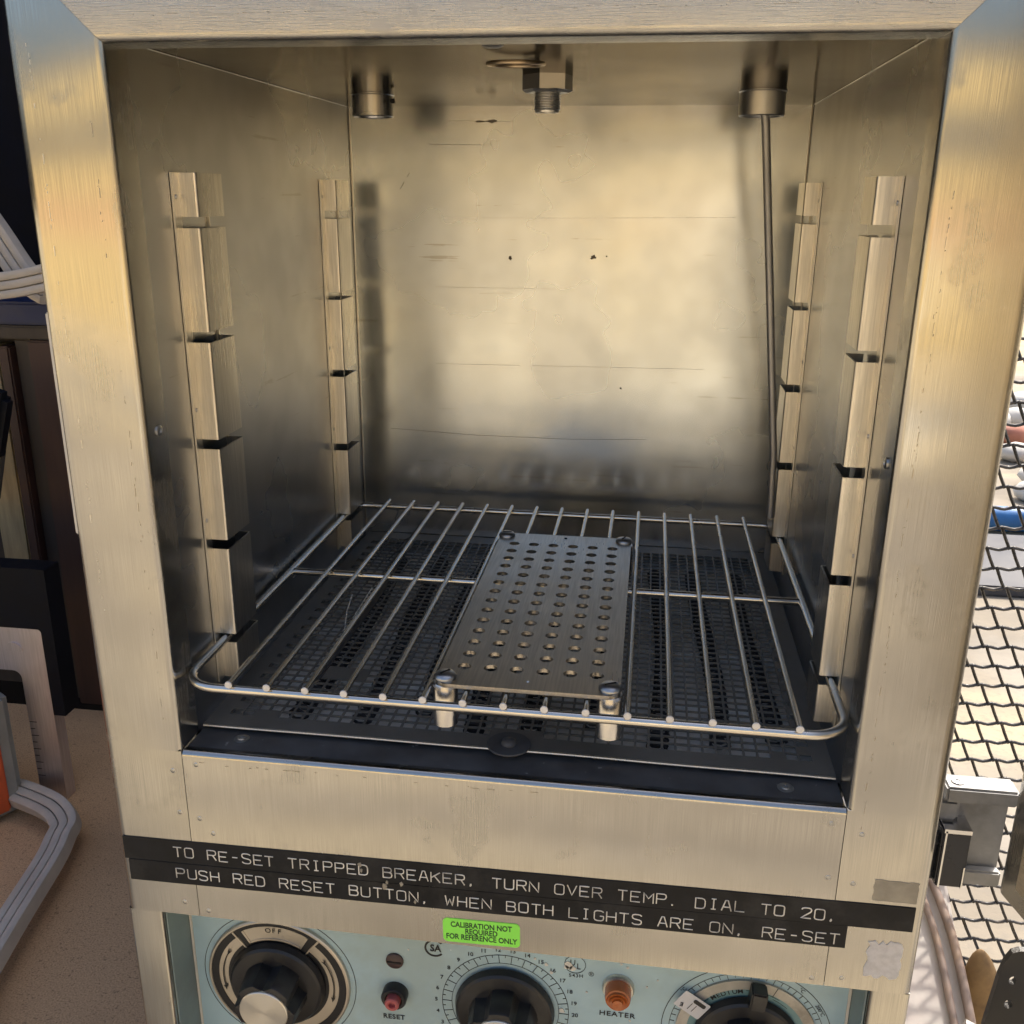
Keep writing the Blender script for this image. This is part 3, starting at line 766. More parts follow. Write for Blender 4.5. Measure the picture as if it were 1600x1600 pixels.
build('dial_sector', G().annulus((cx, cz), 0.0290, 0.0446, R(128.4), R(130.0), yk-0.0004, 0.0003), 'dialsilver', dl)
# recessed OFF window with a bright border
build('off_window_border', G().annulus((cx, cz), 0.0326, 0.0338, R(60), R(120), yk-0.0008, 0.0008), 'dialsilver', dl)
build('off_window_border', G().annulus((cx, cz), 0.0326, 0.0425, R(59), R(61), yk-0.0008, 0.0008), 'dialsilver', dl)
build('off_window_border', G().annulus((cx, cz), 0.0326, 0.0425, R(119), R(121), yk-0.0008, 0.0008), 'dialsilver', dl)
build('off_window', G().annulus((cx, cz), 0.0338, 0.0425, R(61), R(119), yk-0.0003, 0.0002), 'dialsilver', dl)
g = G()
for ch, a in (('O', 96), ('F', 90.5), ('F', 85)):
    put_text(g, ch, 0.0050, cx + 0.0395*math.cos(R(a)), cz + 0.0395*math.sin(R(a)), yk-0.0005, R(a-90), bold=0.00008)
build('off_lettering', g, 'ink', dl, smooth=0)
for s in (-1, 1):
    pts = []
    g = G()
    for k in range(13):
        a = R(90 + s*(58 + 44*k/12)); rr = 0.0368
        pts.append((cx + rr*math.cos(a), yk-0.0004, cz + rr*math.sin(a)))
    g.tube(pts, 0.00035, 6)
    for idx, sz in ((12, 1), (0, -1)):
        p = Vector(pts[idx]); d = (Vector(pts[12]) - Vector(pts[10])).normalized() if idx == 12 else (Vector(pts[2]) - Vector(pts[0])).normalized()
        nrm = Vector((-d.z, 0, d.x))
        if idx == 12: tri = [p + d*0.004, p + nrm*0.0014, p - nrm*0.0014]
        else: tri = [p + d*0.0035, p - d*0.0015 + nrm*0.0014, p - d*0.0002, p - d*0.0015 - nrm*0.0014]
        g.add([(q.x, yk-0.0006, q.z) for q in tri], [tuple(range(len(tri)))])
    build('dial_arrow', g, 'ink', dl, smooth=0)
knob(cx, cz, 'switch_knob', PY-0.0026, 5, 0.25)
# middle dial: printed scale 4..21
cx, cz = -0.0003, -0.1840
g = G().annulus((cx, cz), 0.0395, 0.0399, 0, 2*PI, PY-0.0002, 0.0004).annulus((cx, cz), 0.0335, 0.0338, 0, 2*PI, PY-0.0002, 0.0004)
gt = G()
for n in range(2, 24):
    a = PI - R(12)*(n-5)
    for aa, r0 in ((a, 0.0338), (a - R(6), 0.0378)):
        d = Vector((math.cos(aa), math.sin(aa))); t = Vector((-d.y, d.x))*0.00018
        q = [d*r0 - t, d*0.0396 - t, d*0.0396 + t, d*r0 + t]
        g.prism([(cx+p.x, cz+p.y) for p in q], 1, PY-0.00025, PY+0.0001)
    put_text(gt, str(n), 0.0040, cx + 0.0436*math.cos(a), cz + 0.0436*math.sin(a), PY-0.0003, 0, bold=0.00007)
sc = build('temperature_scale', g, 'ink', oven, smooth=0)
build('scale_numbers', gt, 'ink', sc, smooth=0)
knob(cx, cz, 'temperature_knob', PY-0.0012, 5, 0.75)
# right dial
cx, cz = 0.1462, -0.1835
g = G().annulus((cx, cz), 0.0500, 0.0504, 0, 2*PI, PY-0.0002, 0.0004).annulus((cx, cz), 0.0455, 0.0458, 0, 2*PI, PY-0.0002, 0.0004)
for n in range(60):
    a = 2*PI*n/60; r0 = 0.0428 if n % 3 else 0.0412
    d = Vector((math.cos(a), math.sin(a))); t = Vector((-d.y, d.x))*0.00016
    q = [d*r0 - t, d*0.0456 - t, d*0.0456 + t, d*r0 + t]
    g.prism([(cx+p.x, cz+p.y) for p in q], 1, PY-0.00025, PY+0.0001)
for txt, a in (('°C', 143), ('°C', 52), ('200°C', 31)):
    put_text(g, txt, 0.0034, cx + 0.0480*math.cos(R(a)), cz + 0.0480*math.sin(R(a)), PY-0.0003, R(a-90), bold=0.00004)
so = build('over_temperature_scale', g, 'ink', oven, smooth=0)
build('teal_disc', G().annulus((cx, cz), 0.0270, 0.0355, 0, 2*PI, PY-0.0012, 0.0011), 'teal', so)
build('worn_ring', G().annulus((cx, cz), 0.0355, 0.0418, 0, 2*PI, PY-0.0016, 0.0015), 'ringworn', so)
g = G()
for k, ch in enumerate('MEDIUM'):
    a = R(128 - k*5.6 - (0.5 if k > 3 else 0))
    put_text(g, ch, 0.0046, cx + 0.0338*math.cos(a), cz + 0.0338*math.sin(a), PY-0.0014, a-PI/2, bold=0.00008)
g.annulus((cx, cz), 0.0344, 0.0346, R(133), R(142), PY-0.0014, 0.0002).annulus((cx, cz), 0.0344, 0.0346, R(60), R(94), PY-0.0014, 0.0002)
g.annulus((cx, cz), 0.0345, 0.0418, R(67.6), R(68.1), PY-0.0018, 0.0002).annulus((cx, cz), 0.0328, 0.0330, R(48), R(66), PY-0.0014, 0.0002)
build('medium_lettering', g, 'ink', so, smooth=0)
knob(cx, cz, 'over_temperature_knob', PY-0.0018, 5, 0.5)
a = R(84)
g = G()
mrot = Matrix.Translation((cx, 0, cz)) @ Matrix.Rotation(-(a-PI/2), 4, 'Y')
g.bbox((-0.0046, PY-0.0125, 0.0300), (0.0046, PY-0.0022, 0.0425), 0.0009).xf(mrot)
build('pointer_bracket', g, 'knob', so, smooth=30)
a = R(146)
mrot = Matrix.Translation((cx, 0, cz)) @ Matrix.Rotation(-(a-PI/2), 4, 'Y')
pt = build('paper_flag', G().prism(rrect(-0.0065, 0.0310, 0.0065, 0.0490, 0.0008, 2), 1, PY-0.0048, PY-0.0045).xf(mrot), 'paper', so, smooth=0)
g = G().prism(rrect(0.0022, 0.0330, 0.0048, 0.0412, 0.0010, 3), 1, PY-0.0051, PY-0.0047)
for zz in (0.0375, 0.0405): g.box((-0.0040, PY-0.0050, zz), (0.0012, PY-0.0047, zz+0.0003))
put_text(g, 'E', 0.0040, -0.0032, 0.0452, PY-0.0051, PI/2+0.4, bold=0.00012)
build('flag_marks', g.xf(mrot), 'ink', pt, smooth=0)
# reset plug, reset button, heater lamp
pl = build('panel_screw', G().lathe([(0.0056, PY), (0.0056, PY-0.0012), (0.0046, PY-0.0020), (0.0, PY-0.0022)], (-0.0699, 0, -0.1575), 1, 24), 'dullred', oven)
build('screw_slot', G().box((-0.0745, PY-0.0025, -0.1580), (-0.0653, PY-0.0019, -0.1570)), 'gap', pl)
rb = build('reset_button', G().lathe([(0.0082, PY), (0.0082, PY-0.0060), (0.0074, PY-0.0070), (0.0056, PY-0.0070), (0.0054, PY-0.0040), (0, PY-0.0040)], (-0.0700, 0, -0.1825), 1, 28), 'knob', oven)
build('red_plunger', G().lathe([(0.0046, PY-0.003), (0.0046, PY-0.0105), (0.0040, PY-0.0112), (0.0023, PY-0.0112), (0.0021, PY-0.0090), (0, PY-0.0090)], (-0.0700, 0, -0.1825), 1, 28), 'red', rb)
hl = build('heater_lamp', G().lathe([(0.0098, PY), (0.0098, PY-0.0020), (0.0090, PY-0.0030), (0.0080, PY-0.0030), (0.0078, PY-0.001)], (0.0690, 0, -0.1585), 1, 32), 'rail', oven)
pr = [(0.0079, PY-0.001), (0.0079, PY-0.0085), (0.0074, PY-0.0105)]
for k in range(3): pr += [(0.0064-0.0016*k, PY-0.0108-0.0009*k), (0.0062-0.0016*k, PY-0.0122-0.0009*k)]
pr += [(0.0012, PY-0.0140), (0, PY-0.0142)]
build('amber_lens', G().lathe(pr, (0.0690, 0, -0.1585), 1, 36), 'amber', hl, smooth=30)
g = put_text(G(), 'RESET', 0.0051, -0.0718, -0.2025, PY-0.0003, 0.02, bold=0.00012, space=1.08)
build('reset_lettering', g, 'ink', pan, smooth=0)
g = put_text(G(), 'HEATER', 0.0051, 0.0690, -0.1795, PY-0.0003, 0.0, bold=0.00010, space=1.15, width=1.08)
build('heater_lettering', g, 'ink', pan, smooth=0)
# approval marks
g = G().annulus((-0.0444, -0.1448), 0.0052, 0.0064, R(42), R(318), PY-0.0003, 0.0003)
put_text(g, 'SA', 0.0072, -0.0438, -0.1448, PY-0.0004, 0, bold=0.00020, width=0.85)
build('circled_letter_mark', g, 'ink', pan, smooth=0)
g = G().annulus((0.0424, -0.1452), 0.0062, 0.0065, 0, 2*PI, PY-0.0003, 0.0003)
put_text(g, 'U', 0.0062, 0.0410, -0.1440, PY-0.0004, 0, bold=0.00003, width=0.8); put_text(g, 'L', 0.0062, 0.0446, -0.1464, PY-0.0004, 0, bold=0.00003, width=0.8)
put_text(g, '543H', 0.0036, 0.0432, -0.1535, PY-0.0003, 0.04, bold=0.00004, space=1.15); put_text(g, '®', 0.0045, 0.0524, -0.1512, PY-0.0003, 0)
build('round_letter_mark', g, 'ink', pan, smooth=0)
chipP = []
for (dx, dz, r) in ((0.0386,-0.1462,0.0030),(0.0412,-0.1480,0.0022),(0.0372,-0.1476,0.0016),(0.0248,-0.1475,0.0013),(0.0282,-0.1530,0.0014),(0.0352,-0.1815,0.0022),(0.0180,-0.1440,0.0009),
                    (0.0700,-0.1410,0.0010),(0.0740,-0.1430,0.0011),(0.0860,-0.1560,0.0009),(0.0922,-0.1500,0.0007),(0.0770,-0.1830,0.0008),(-0.0610,-0.1480,0.0007),(0.0500,-0.1650,0.0008)):
    poly = [(dx + r*random.uniform(.55,1.15)*math.cos(2*PI*k/10), dz + r*random.uniform(.55,1.15)*math.sin(2*PI*k/10)) for k in range(10)]
    build('paint_chip', G().prism(poly, 1, PY-0.0005, PY-0.0001), 'stone_w', pan, smooth=0)
# catch strip on the left flank, hinge and door on the right
build('catch_strip', G().bbox((-WO-0.0030, 0.006, 0.1235), (-WO-0.0004, 0.030, 0.2400), 0.0008), 'pale', oven)

hin = build('hinge_arm', G().bbox((0.2372, 0.030, -0.0105), (0.2740, 0.0445, -0.0012), 0.0012), 'castalu', oven)
build('hinge_plate', G().bbox((0.2470, 0.040, -0.0590), (0.2735, 0.0440, -0.0108), 0.001), 'castalu', hin)
build('hinge_lower_bar', G().bbox((0.2500, 0.0335, -0.0640), (0.2735, 0.0395, -0.0545), 0.001), 'castalu', hin)
build('hinge_knuckle', G().bbox((WO+0.0006, 0.033, -0.0240), (0.2465, 0.0430, -0.0108), 0.002), 'castalu', hin)
build('hinge_pin', G().lathe([(0.0033, 0.0008), (0.0033, 0.0016), (0.0024, 0.0019), (0.0012, 0.0019), (0.0010, 0.0012), (0, 0.0012)], (0.2440, 0.037, -0.0021), 2, 20), 'zinc', hin)
lt = build('magnet_block', G().bbox((0.2372, 0.0262, -0.0610), (0.2520, 0.0500, -0.0245), 0.0008), 'latch', oven)
build('bright_strip', G().box((0.2385, 0.0253, -0.0608), (0.2394, 0.0265, -0.0250)), 'chrome', lt)
build('bright_strip', G().box((0.2505, 0.0253, -0.0608), (0.2512, 0.0265, -0.0470)), 'chrome', lt)
build('bright_strip', G().box((0.2378, 0.0253, -0.0262), (0.2518, 0.0400, -0.0238)), 'chrome', lt)
build('mounting_block', G().box((WO+0.0005, 0.031, -0.0600), (0.2371, 0.0480, -0.0300)), 'latch', lt)
# open door: swung out past square, hinge edge beside the hinge
door_a = R(-12)
dg = G()
pr = [(0.0, 0.0)] + [(0.010-0.010*math.cos(a), -0.010*math.sin(a)) for a in [PI/2*k/5 for k in range(6)]] 
dm = Matrix.Translation((0.2615, 0.012, 0)) @ Matrix.Rotation(door_a, 4, 'Z')
DZ0, DZ1 = -0.052, 0.41
def door_prof():
    o = []
    o += [(0.008-0.008*math.cos(a), -0.008+0.008*math.sin(a)) for a in [PI/2*k/6 for k in range(7)]]
    o += [(0.050, 0.0), (0.050, -0.45), (0.0, -0.45)]
    return o
dd = build('door_shell', G().prism(door_prof(), 2, DZ0, DZ1).xf(Matrix.Translation((0.2650, 0.020, 0)) @ Matrix.Rotation(R(14), 4, 'Z')), 'brush_v', oven, smooth=30)
build('door_liner', G().bbox((-0.014, -0.420, DZ0+0.022), (-0.0005, -0.030, DZ1-0.03), 0.004).xf(Matrix.Translation((0.2650, 0.020, 0)) @ Matrix.Rotation(R(14), 4, 'Z')), 'rackplate', dd, smooth=30)

# ------------------------------------------------------------------ wire shelf
shelf = thing('wire_shelf', (0, 0.165, 0.0380), 'steel wire shelf resting in the lowest notches of the chamber rails', 'shelf')
SXH, SY0, SY1, SZ = 0.1772, 0.0015, 0.3315, 0.0405
rc = 0.020
loop = []
for ccx, ccy, a0 in ((SXH-rc, SY1-rc, 0), (-SXH+rc, SY1-rc, PI/2), (-SXH+rc, SY0+rc, PI), (SXH-rc, SY0+rc, 1.5*PI)):
    r_ = rc if ccy < 0.1 else rc*0.6
    ox, oy = (SXH-r_)*(1 if ccx > 0 else -1), (SY1-r_ if ccy > 0.1 else SY0+r_)
    loop += [(ox + r_*math.cos(a0+PI/2*k/8), oy + r_*math.sin(a0+PI/2*k/8), SZ) for k in range(9)]
build('outer_frame', G().tube(loop, 0.0025, 12, closed=True), 'wire', shelf)
build('cross_bar', G().tube([(-SXH+0.002, 0.174, SZ-0.0003), (SXH-0.002, 0.174, SZ-0.0003)], 0.0026, 12), 'wire', shelf)
w0 = None
for k in range(15):
    xx = -0.1478 + 0.02141*k
    ww = G().tube([(0, -0.167, 0), (0.0, -0.05, random.uniform(-.0002, .0002)), (0, 0.08, 0), (0, 0.1685, 0)], 0.00165, 10)
    if w0 is None:
        w0 = build('shelf_wire', ww, 'wire', shelf, origin=(0, 0, 0)); w0.location = Vector((xx, 0.166, SZ+0.0042)) - WL[shelf]; o = w0; WL[w0] = Vector((xx, 0.166, SZ+0.0042))
        e0 = build('cut_end', G().lathe([(0.0017, 0.0003), (0.0021, -0.0002), (0.0019, -0.0008), (0, -0.0010)], (0, 0, 0), 1, 12), 'wire_end', None, origin=(0, 0, 0))
        place(e0, (xx, 0.166-0.167, SZ+0.0042), w0)
    else:
        o = clone(w0, (xx, 0.166, SZ+0.0042), shelf); clone(e0, (xx, 0.166-0.167, SZ+0.0042), o)

# ------------------------------------------------------------------ tube rack
RX0, RX1, RY0, RY1, RZ = -0.0375, 0.0620, 0.0100, 0.2560, 0.0468
rack = thing('tube_rack', (0.0123, 0.13, 0.0225), 'perforated steel tube rack on four aluminium posts lying on the wire shelf', 'rack')
def perforated(x0, x1, y0, y1, z0, z1, hxs, hys, r, cr, seg=16):
    """plate with a regular grid of round holes, corner radius cr"""
    bm = bmesh.new()
    g = G()
    # grid cells around each hole, plus a border
    dx = hxs[1]-hxs[0]; dy = hys[1]-hys[0]
    gx0, gx1 = hxs[0]-dx/2, hxs[-1]+dx/2; gy0, gy1 = hys[0]-dy/2, hys[-1]+dy/2
    for zz, flip in ((z1, False), (z0, True)):
        for hx_ in hxs:
            for hy_ in hys:
                vs = []; 
                for k in range(seg):
                    t = 2*PI*(k+0.5)/seg
                    vs.append((hx_ + r*math.cos(t), hy_ + r*math.sin(t), zz))
                sq = []
                for k in range(seg):
                    t = 2*PI*(k+0.5)/seg
                    m = max(abs(math.cos(t)), abs(math.sin(t)))
                    ux, uy = math.cos(t)/m, math.sin(t)/m
                    sq.append((hx_ + ux*dx/2, hy_ + uy*dy/2, zz))
                # insert true corners as extra tris
                o = vs + sq
                fs = [(k, (k+1) % seg, seg+(k+1) % seg, seg+k) for k in range(seg)]
                cor = [(dx/2, dy/2), (-dx/2, dy/2), (-dx/2, -dy/2), (dx/2, -dy/2)]
                for q, (a, b) in enumerate(cor):
                    k = int((q*2+1)*seg/8 - 0.5) % seg
                    o.append((hx_+a, hy_+b, zz)); fs.append((seg+k, len(o)-1, seg+(k+1) % seg))
                g.add(o, fs)
        def quad(a, b): g.add([(a[0], a[1], zz), (b[0], a[1], zz), (b[0], b[1], zz), (a[0], b[1], zz)], [(0,1,2,3)])
        quad((gx0, y0), (gx1, gy0)); quad((gx0, gy1), (gx1, y1))
        quad((x0, y0+cr), (gx0, y1-cr)); quad((gx1, y0+cr), (x1, y1-cr))
        for ccx, ccy, a0, gx in ((x0+cr, y0+cr, PI, gx0), (gx1, y0+cr, 1.5*PI, None)): pass
        for (ccx, ccy, a0, xin) in ((x0+cr, y0+cr, PI, gx0), (x1-cr, y0+cr, 1.5*PI, gx1), (x1-cr, y1-cr, 0, gx1), (x0+cr, y1-cr, PI/2, gx0)):
            P = [(ccx + cr*math.cos(a0+PI/2*k/6), ccy + cr*math.sin(a0+PI/2*k/6), zz) for k in range(7)]
            yb = y0 if ccy < (y0+y1)/2 else y1
            yi = y0+cr if yb == y0 else y1-cr
            P2 = P + [(xin, yi, zz), (xin, yb, zz)] if (a0 in (1.5*PI, PI/2)) else P + [(xin, yb, zz), (xin, yi, zz)]
            if a0 in (1.5*PI, PI/2): P2 = [(xin, yb, zz)] + P + [(xin, yi, zz)]
            else: P2 = P + [(xin, yb, zz), (xin, yi, zz)]
            g.add(P2, [tuple(range(len(P2)))])
    for hx_ in hxs:
        for hy_ in hys:
            vs = [(hx_ + r*math.cos(2*PI*(k+.5)/seg), hy_ + r*math.sin(2*PI*(k+.5)/seg), z) for z in (z0, z1) for k in range(seg)]
            g.add(vs, [(k, (k+1) % seg, seg+(k+1) % seg, seg+k) for k in range(seg)])
    out = arc2(x1-cr, y1-cr, cr, 0, PI/2, 6) + arc2(x0+cr, y1-cr, cr, PI/2, PI, 6) + arc2(x0+cr, y0+cr, cr, PI, 1.5*PI, 6) + arc2(x1-cr, y0+cr, cr, 1.5*PI, 2*PI, 6)
    n = len(out)
    g.add([(p[0], p[1], z0) for p in out] + [(p[0], p[1], z1) for p in out], [(k, (k+1) % n, n+(k+1) % n, n+k) for k in range(n)])
    bm.free()
    return g
hxs = [-0.0245 + 0.01463*k for k in range(6)]; hys = [0.0318 + 0.01545*k for k in range(14)]
build('perforated_top', perforated(RX0, RX1, RY0, RY1, RZ, RZ+0.0022, hxs, hys, 0.0038, 0.008), 'rackplate', rack, smooth=25)
for k, (dx, dy) in enumerate(((-0.0325, 0.0180), (0.0565, 0.0180), (-0.0325, 0.2495), (0.0565, 0.2495))):
    po = build('post', G().lathe([(0.0062, 0.0212), (0.0068, 0.0218), (0.0068, RZ-0.0008), (0.0064, RZ-0.0002), (0, RZ-0.0002)], (dx, dy, 0), 2, 28), 'alu', rack)
    zt = RZ+0.0022
    s0 = build('screw_head', G().lathe([(0.0062, zt), (0.0062, zt+0.0010), (0.0052, zt+0.0024), (0.0030, zt+0.0032), (0, zt+0.0034)], (dx, dy, 0), 2, 24), 'zinc', rack)
    an = (0.9, 0.5, 0.2, 1.2)[k]
    build('screw_slot', G().box((-0.0033, -0.0006, 0.0), (0.0033, 0.0006, 0.0009)).xf(Matrix.Translation((dx, dy, zt+0.0026)) @ Matrix.Rotation(an, 4, 'Z')), 'gap', s0)
build('rack_rivet', G().lathe([(0.0012, 0), (0.0008, 0.0006), (0, 0.0007)], (0.0125, 0.0195, RZ+0.0022), 2, 12), 'rail', rack)
build('rack_rivet', G().lathe([(0.0012, 0), (0.0008, 0.0006), (0, 0.0007)], (0.0125, 0.2495, RZ+0.0022), 2, 12), 'gap', rack)

# ------------------------------------------------------------------ black frayed strip below the third shelf wire
g = G()
pts = []
for k in range(30):
    t = k/29
    pts.append((-0.1105 + 0.0018*math.sin(6*t) - 0.002*t, 0.030 + 0.305*t, 0.0335 + 0.0012*math.sin(9*t)))
vs = []
for i, p in enumerate(pts):
    w = 0.0030*(0.5 + 0.7*math.sin(PI*(0.08+0.9*i/29)))
    vs += [(p[0]-w, p[1], p[2]-0.0015), (p[0]+w, p[1], p[2]+0.0010), (p[0]+w, p[1], p[2]+0.0001), (p[0]-w, p[1], p[2]-0.0024)]
fs = []
for i in range(29):
    a, b = i*4, i*4+4
    for q in range(4): fs.append((a+q, a+(q+1) % 4, b+(q+1) % 4, b+q))
fs += [(0,1,2,3), (116,119,118,117)]
strip = build('frayed_strip', g.add(vs, fs), 'coil', None)
tag(strip, 'thin frayed black strip hanging under the left part of the wire shelf', 'strip')
for k, (y0, dx, dz) in enumerate(((0.30, -0.006, -0.004), (0.285, -0.009, -0.003), (0.27, -0.007, -0.006), (0.255, -0.010, -0.002))):
    build('frayed_end', G().tube([(-0.1120, y0, 0.0330), (-0.1135+dx*0.6, y0-0.012, 0.0330+dz*0.4), (-0.1120+dx, y0-0.03, 0.033+dz)], [0.0010, 0.0007, 0.0003], 5), 'coil', strip)
for k, pp in enumerate(([(-0.1145, 0.098, 0.034), (-0.1165, 0.110, 0.041), (-0.1162, 0.122, 0.048)], [(-0.1130, 0.112, 0.036), (-0.1100, 0.125, 0.042), (-0.1065, 0.135, 0.048)])):
    build('loose_thread', G().tube(pp, 0.00028, 5), 'pale', strip)

# ------------------------------------------------------------------ bench and what stands on it (left)
bench = thing('workbench', (-0.6, 0.2, GZ), 'brown particle board bench top under the oven', 'bench')
build('bench_top', G().box((-1.6, -0.09, BZ-0.03), (0.2365, 0.548, BZ)), 'particle', bench, smooth=0)
for lx in (-1.5, 0.18):
    for ly in (-0.04, 0.49): build('bench_leg', G().box((lx-0.04, ly-0.04, GZ), (lx+0.04, ly+0.04, BZ-0.03)), 'darkpost', bench, smooth=0)

wall = thing('board_wall', (-0.8, 0.58, GZ), 'dark board wall behind the bench on the left', 'wall')
build('wall_panel', G().box((-2.2, 0.66, GZ), (0.10, 0.68, 1.6)), 'shadeblack', wall, smooth=0)
build('brown_board', G().bbox((-0.623, 0.560, BZ), (-0.36, 0.585, 0.138), 0.002), 'brownboard', wall, smooth=0)
build('dark_post', G().bbox((-0.647, 0.572, BZ), (-0.626, 0.60, 0.138), 0.002), 'darkpost', wall, smooth=0)
build('shaded_batten', G().bbox((-0.6615, 0.562, BZ), (-0.648, 0.60, 0.130), 0.002), 'brownboard', wall, smooth=0)  # dark brown stands in for the shadow on this strip of wood
build('dark_rail', G().bbox((-1.2, 0.560, 0.1392), (-0.36, 0.60, 0.154), 0.002), 'darkpost', wall, smooth=0)
build('lit_stud', G().bbox((-0.700, 0.566, BZ), (-0.663, 0.60, 0.130), 0.003), 'litwood', wall, smooth=0)
build('backing_board', G().box((-1.4, 0.602, BZ), (-0.36, 0.612, 0.1384)), 'darkpost', wall, smooth=0)
tag(build('blue_crate', G().bbox((-1.0, 0.562, 0.1545), (-0.45, 0.64, 0.180), 0.003), 'bluebin'), 'dark blue plastic crate edge on the rail below the grey hose loop', 'crate')

def ribbed(path, width, depth, nrm):
    """flat ribbed strap: three side-by-side rounded ribs swept along a path"""
    g = G(); nrm = Vector(nrm).normalized()
    P = [Vector(p) for p in path]; n = len(P)
    prof = []
    for k in range(3):
        for j in range(7):
            a = PI*(j/6)
            prof.append((-width/2 + width*(k+0.5)/3 - math.cos(a)*width/6.15, depth*(0.62 + 0.38*math.sin(a)**0.35)))
    prof += [(width/2, 0), (-width/2, 0)]
    m = len(prof); vs = []
    for i, p in enumerate(P):
        t = (P[min(i+1, n-1)] - P[max(i-1, 0)]).normalized()
        s = t.cross(nrm).normalized(); nn_ = s.cross(t).normalized()
        for u, h in prof: vs.append(p + s*u + nn_*h)
    fs = []
    for i in range(n-1):
        for k in range(m): fs.append((i*m+k, i*m+(k+1) % m, (i+1)*m+(k+1) % m, (i+1)*m+k))
    fs += [tuple(range(m)), tuple((n-1)*m+k for k in range(m))[::-1]]
    return g.add(vs, fs)
def smooth_path(pts, n=12):
    P = [Vector(p) for p in pts]; out = []
    P = [P[0]*2-P[1]] + P + [P[-1]*2-P[-2]]
    for i in range(1, len(P)-2):
        for k in range(n):
            t = k/n
            out.append(0.5*((2*P[i]) + (-P[i-1]+P[i+1])*t + (2*P[i-1]-5*P[i]+4*P[i+1]-P[i+2])*t*t + (-P[i-1]+3*P[i]-3*P[i+1]+P[i+2])*t**3))
    out.append(P[-2])
    return out
# upper loop hangs in front of the panel coloured as shade
up_path = smooth_path([(-0.74, 0.55, 0.400), (-0.672, 0.55, 0.318), (-0.630, 0.55, 0.255), (-0.600, 0.545, 0.212), (-0.575, 0.54, 0.196), (-0.565, 0.535, 0.200), (-0.590, 0.53, 0.2015), (-0.64, 0.525, 0.206), (-0.70, 0.525, 0.208), (-0.78, 0.53, 0.23)], 10)
hz = ribbed(up_path[:42], 0.030, 0.012, (0, -1, 0))
h1 = build('ribbed_hose', hz, 'hose', None, smooth=50)
tag(h1, 'grey ribbed flat hose slanting down past the upper left oven edge', 'hose', 'grey ribbed hoses')
h1b = build('ribbed_hose', ribbed(smooth_path([(-0.52, 0.500, 0.219), (-0.575, 0.492, 0.207), (-0.63, 0.490, 0.202), (-0.70, 0.492, 0.208), (-0.80, 0.50, 0.225)], 10), 0.027, 0.012, (0, -1, 0)), 'hose', None, smooth=50)
tag(h1b, 'grey ribbed flat hose lying nearly level above the dark blue crate', 'hose', 'grey ribbed hoses')
h2 = build('ribbed_hose', ribbed(smooth_path([(-0.575, 0.352, BZ+0.010), (-0.555, 0.345, BZ+0.016), (-0.506, 0.325, BZ+0.018), (-0.478, 0.302, BZ+0.018), (-0.470, 0.280, BZ+0.018), (-0.460, 0.245, BZ+0.018), (-0.445, 0.165, BZ+0.018), (-0.415, 0.02, BZ+0.018), (-0.40, -0.08, BZ+0.018)], 10), 0.027, 0.013, (-0.15, -0.35, 1)), 'hose', None, smooth=50)
tag(h2, 'grey ribbed flat hose bent into an elbow on the bench top', 'hose', 'grey ribbed hoses')

# inverted-U aluminium stand with a black grip
AY = 0.368
stand = thing('handled_stand', (-0.76, AY+0.01, BZ), 'inverted U aluminium stand with a black cap over its top, on the bench', 'stand')
def uframe(xo, xi, ztop, zi, zb, r):
    # right half of an inverted U seen from the front, mirrored about x = -0.60
    cxm = -0.76
    o = [(xo, zb)] + [(xo - r + r*math.cos(PI/2*k/6), ztop - r + r*math.sin(PI/2*k/6)) for k in range(7)]
    o += [(2*cxm - p[0], p[1]) for p in reversed(o)]
    i = [(xi, zb)] + [(xi - 2*r + 2*r*math.cos(PI/2*k/6), zi - 2*r + 2*r*math.sin(PI/2*k/6)) for k in range(7)]
    i = i + [(2*cxm - p[0], p[1]) for p in reversed(i)]
    return o, i
o_, i_ = uframe(-0.5217, -0.5510, -0.1210, -0.1690, BZ+0.0005, 0.0045)
n = len(o_)
g = G()
vs = [(p[0], AY, p[1]) for p in o_+i_] + [(p[0]+0.0, AY+0.016, p[1]) for p in o_+i_]
m = 2*n; fs = []
for k in range(n-1):
    fs += [(k, k+1, n+k+1, n+k), (m+k, m+n+k, m+n+k+1, m+k+1), (k, m+k, m+k+1, k+1), (n+k, n+k+1, m+n+k+1, m+n+k)]
fs += [(0, n, m+n, m), (n-1, m+n-1, m+2*n-1, 2*n-1)]
build('aluminium_frame', g.add(vs, fs), 'aluarm', stand, smooth=30)
o2, i2 = uframe(-0.5080, -0.5212, -0.0555, -0.1205, -0.2170, 0.002)
g = G()
vs = [(p[0], AY-0.001, p[1]) for p in o2+i2] + [(p[0]+0.0, AY+0.024, p[1]) for p in o2+i2]
build('black_cap', g.add(vs, fs), 'blackplastic', stand, smooth=30)
build('semicircle_stud', G().prism(arc2(-0.5545, -0.1465, 0.0098, 0, PI, 12), 1, AY-0.0012, AY+0.001), 'aluarm', stand)
for k in range(9):
    z = -0.228 - 0.008*k
    build('ruler_tick', G().box((-0.5505, AY-0.0003, z), (-0.5505+(0.005 if k % 2 else 0.008), AY+0.0005, z+0.0007)), 'gap', stand)
# orange and grey case
CA = R(58)
cm = Matrix.Translation((-0.552, 0.345, BZ)) @ Matrix.Rotation(CA - PI/2, 4, 'Z')
case = thing('tool_case', (-0.62, 0.30, BZ), 'orange panelled grey plastic case at the far left bench edge', 'case')
build('case_shell', G().bbox((-0.12, -0.26, 0.003), (0.0, 0.0, 0.138), 0.006).xf(cm), 'casegrey', case, smooth=30)
build('orange_panel', G().bbox((-0.004, -0.25, 0.010), (0.003, -0.016, 0.128), 0.002).xf(cm), 'orange', case, smooth=30)
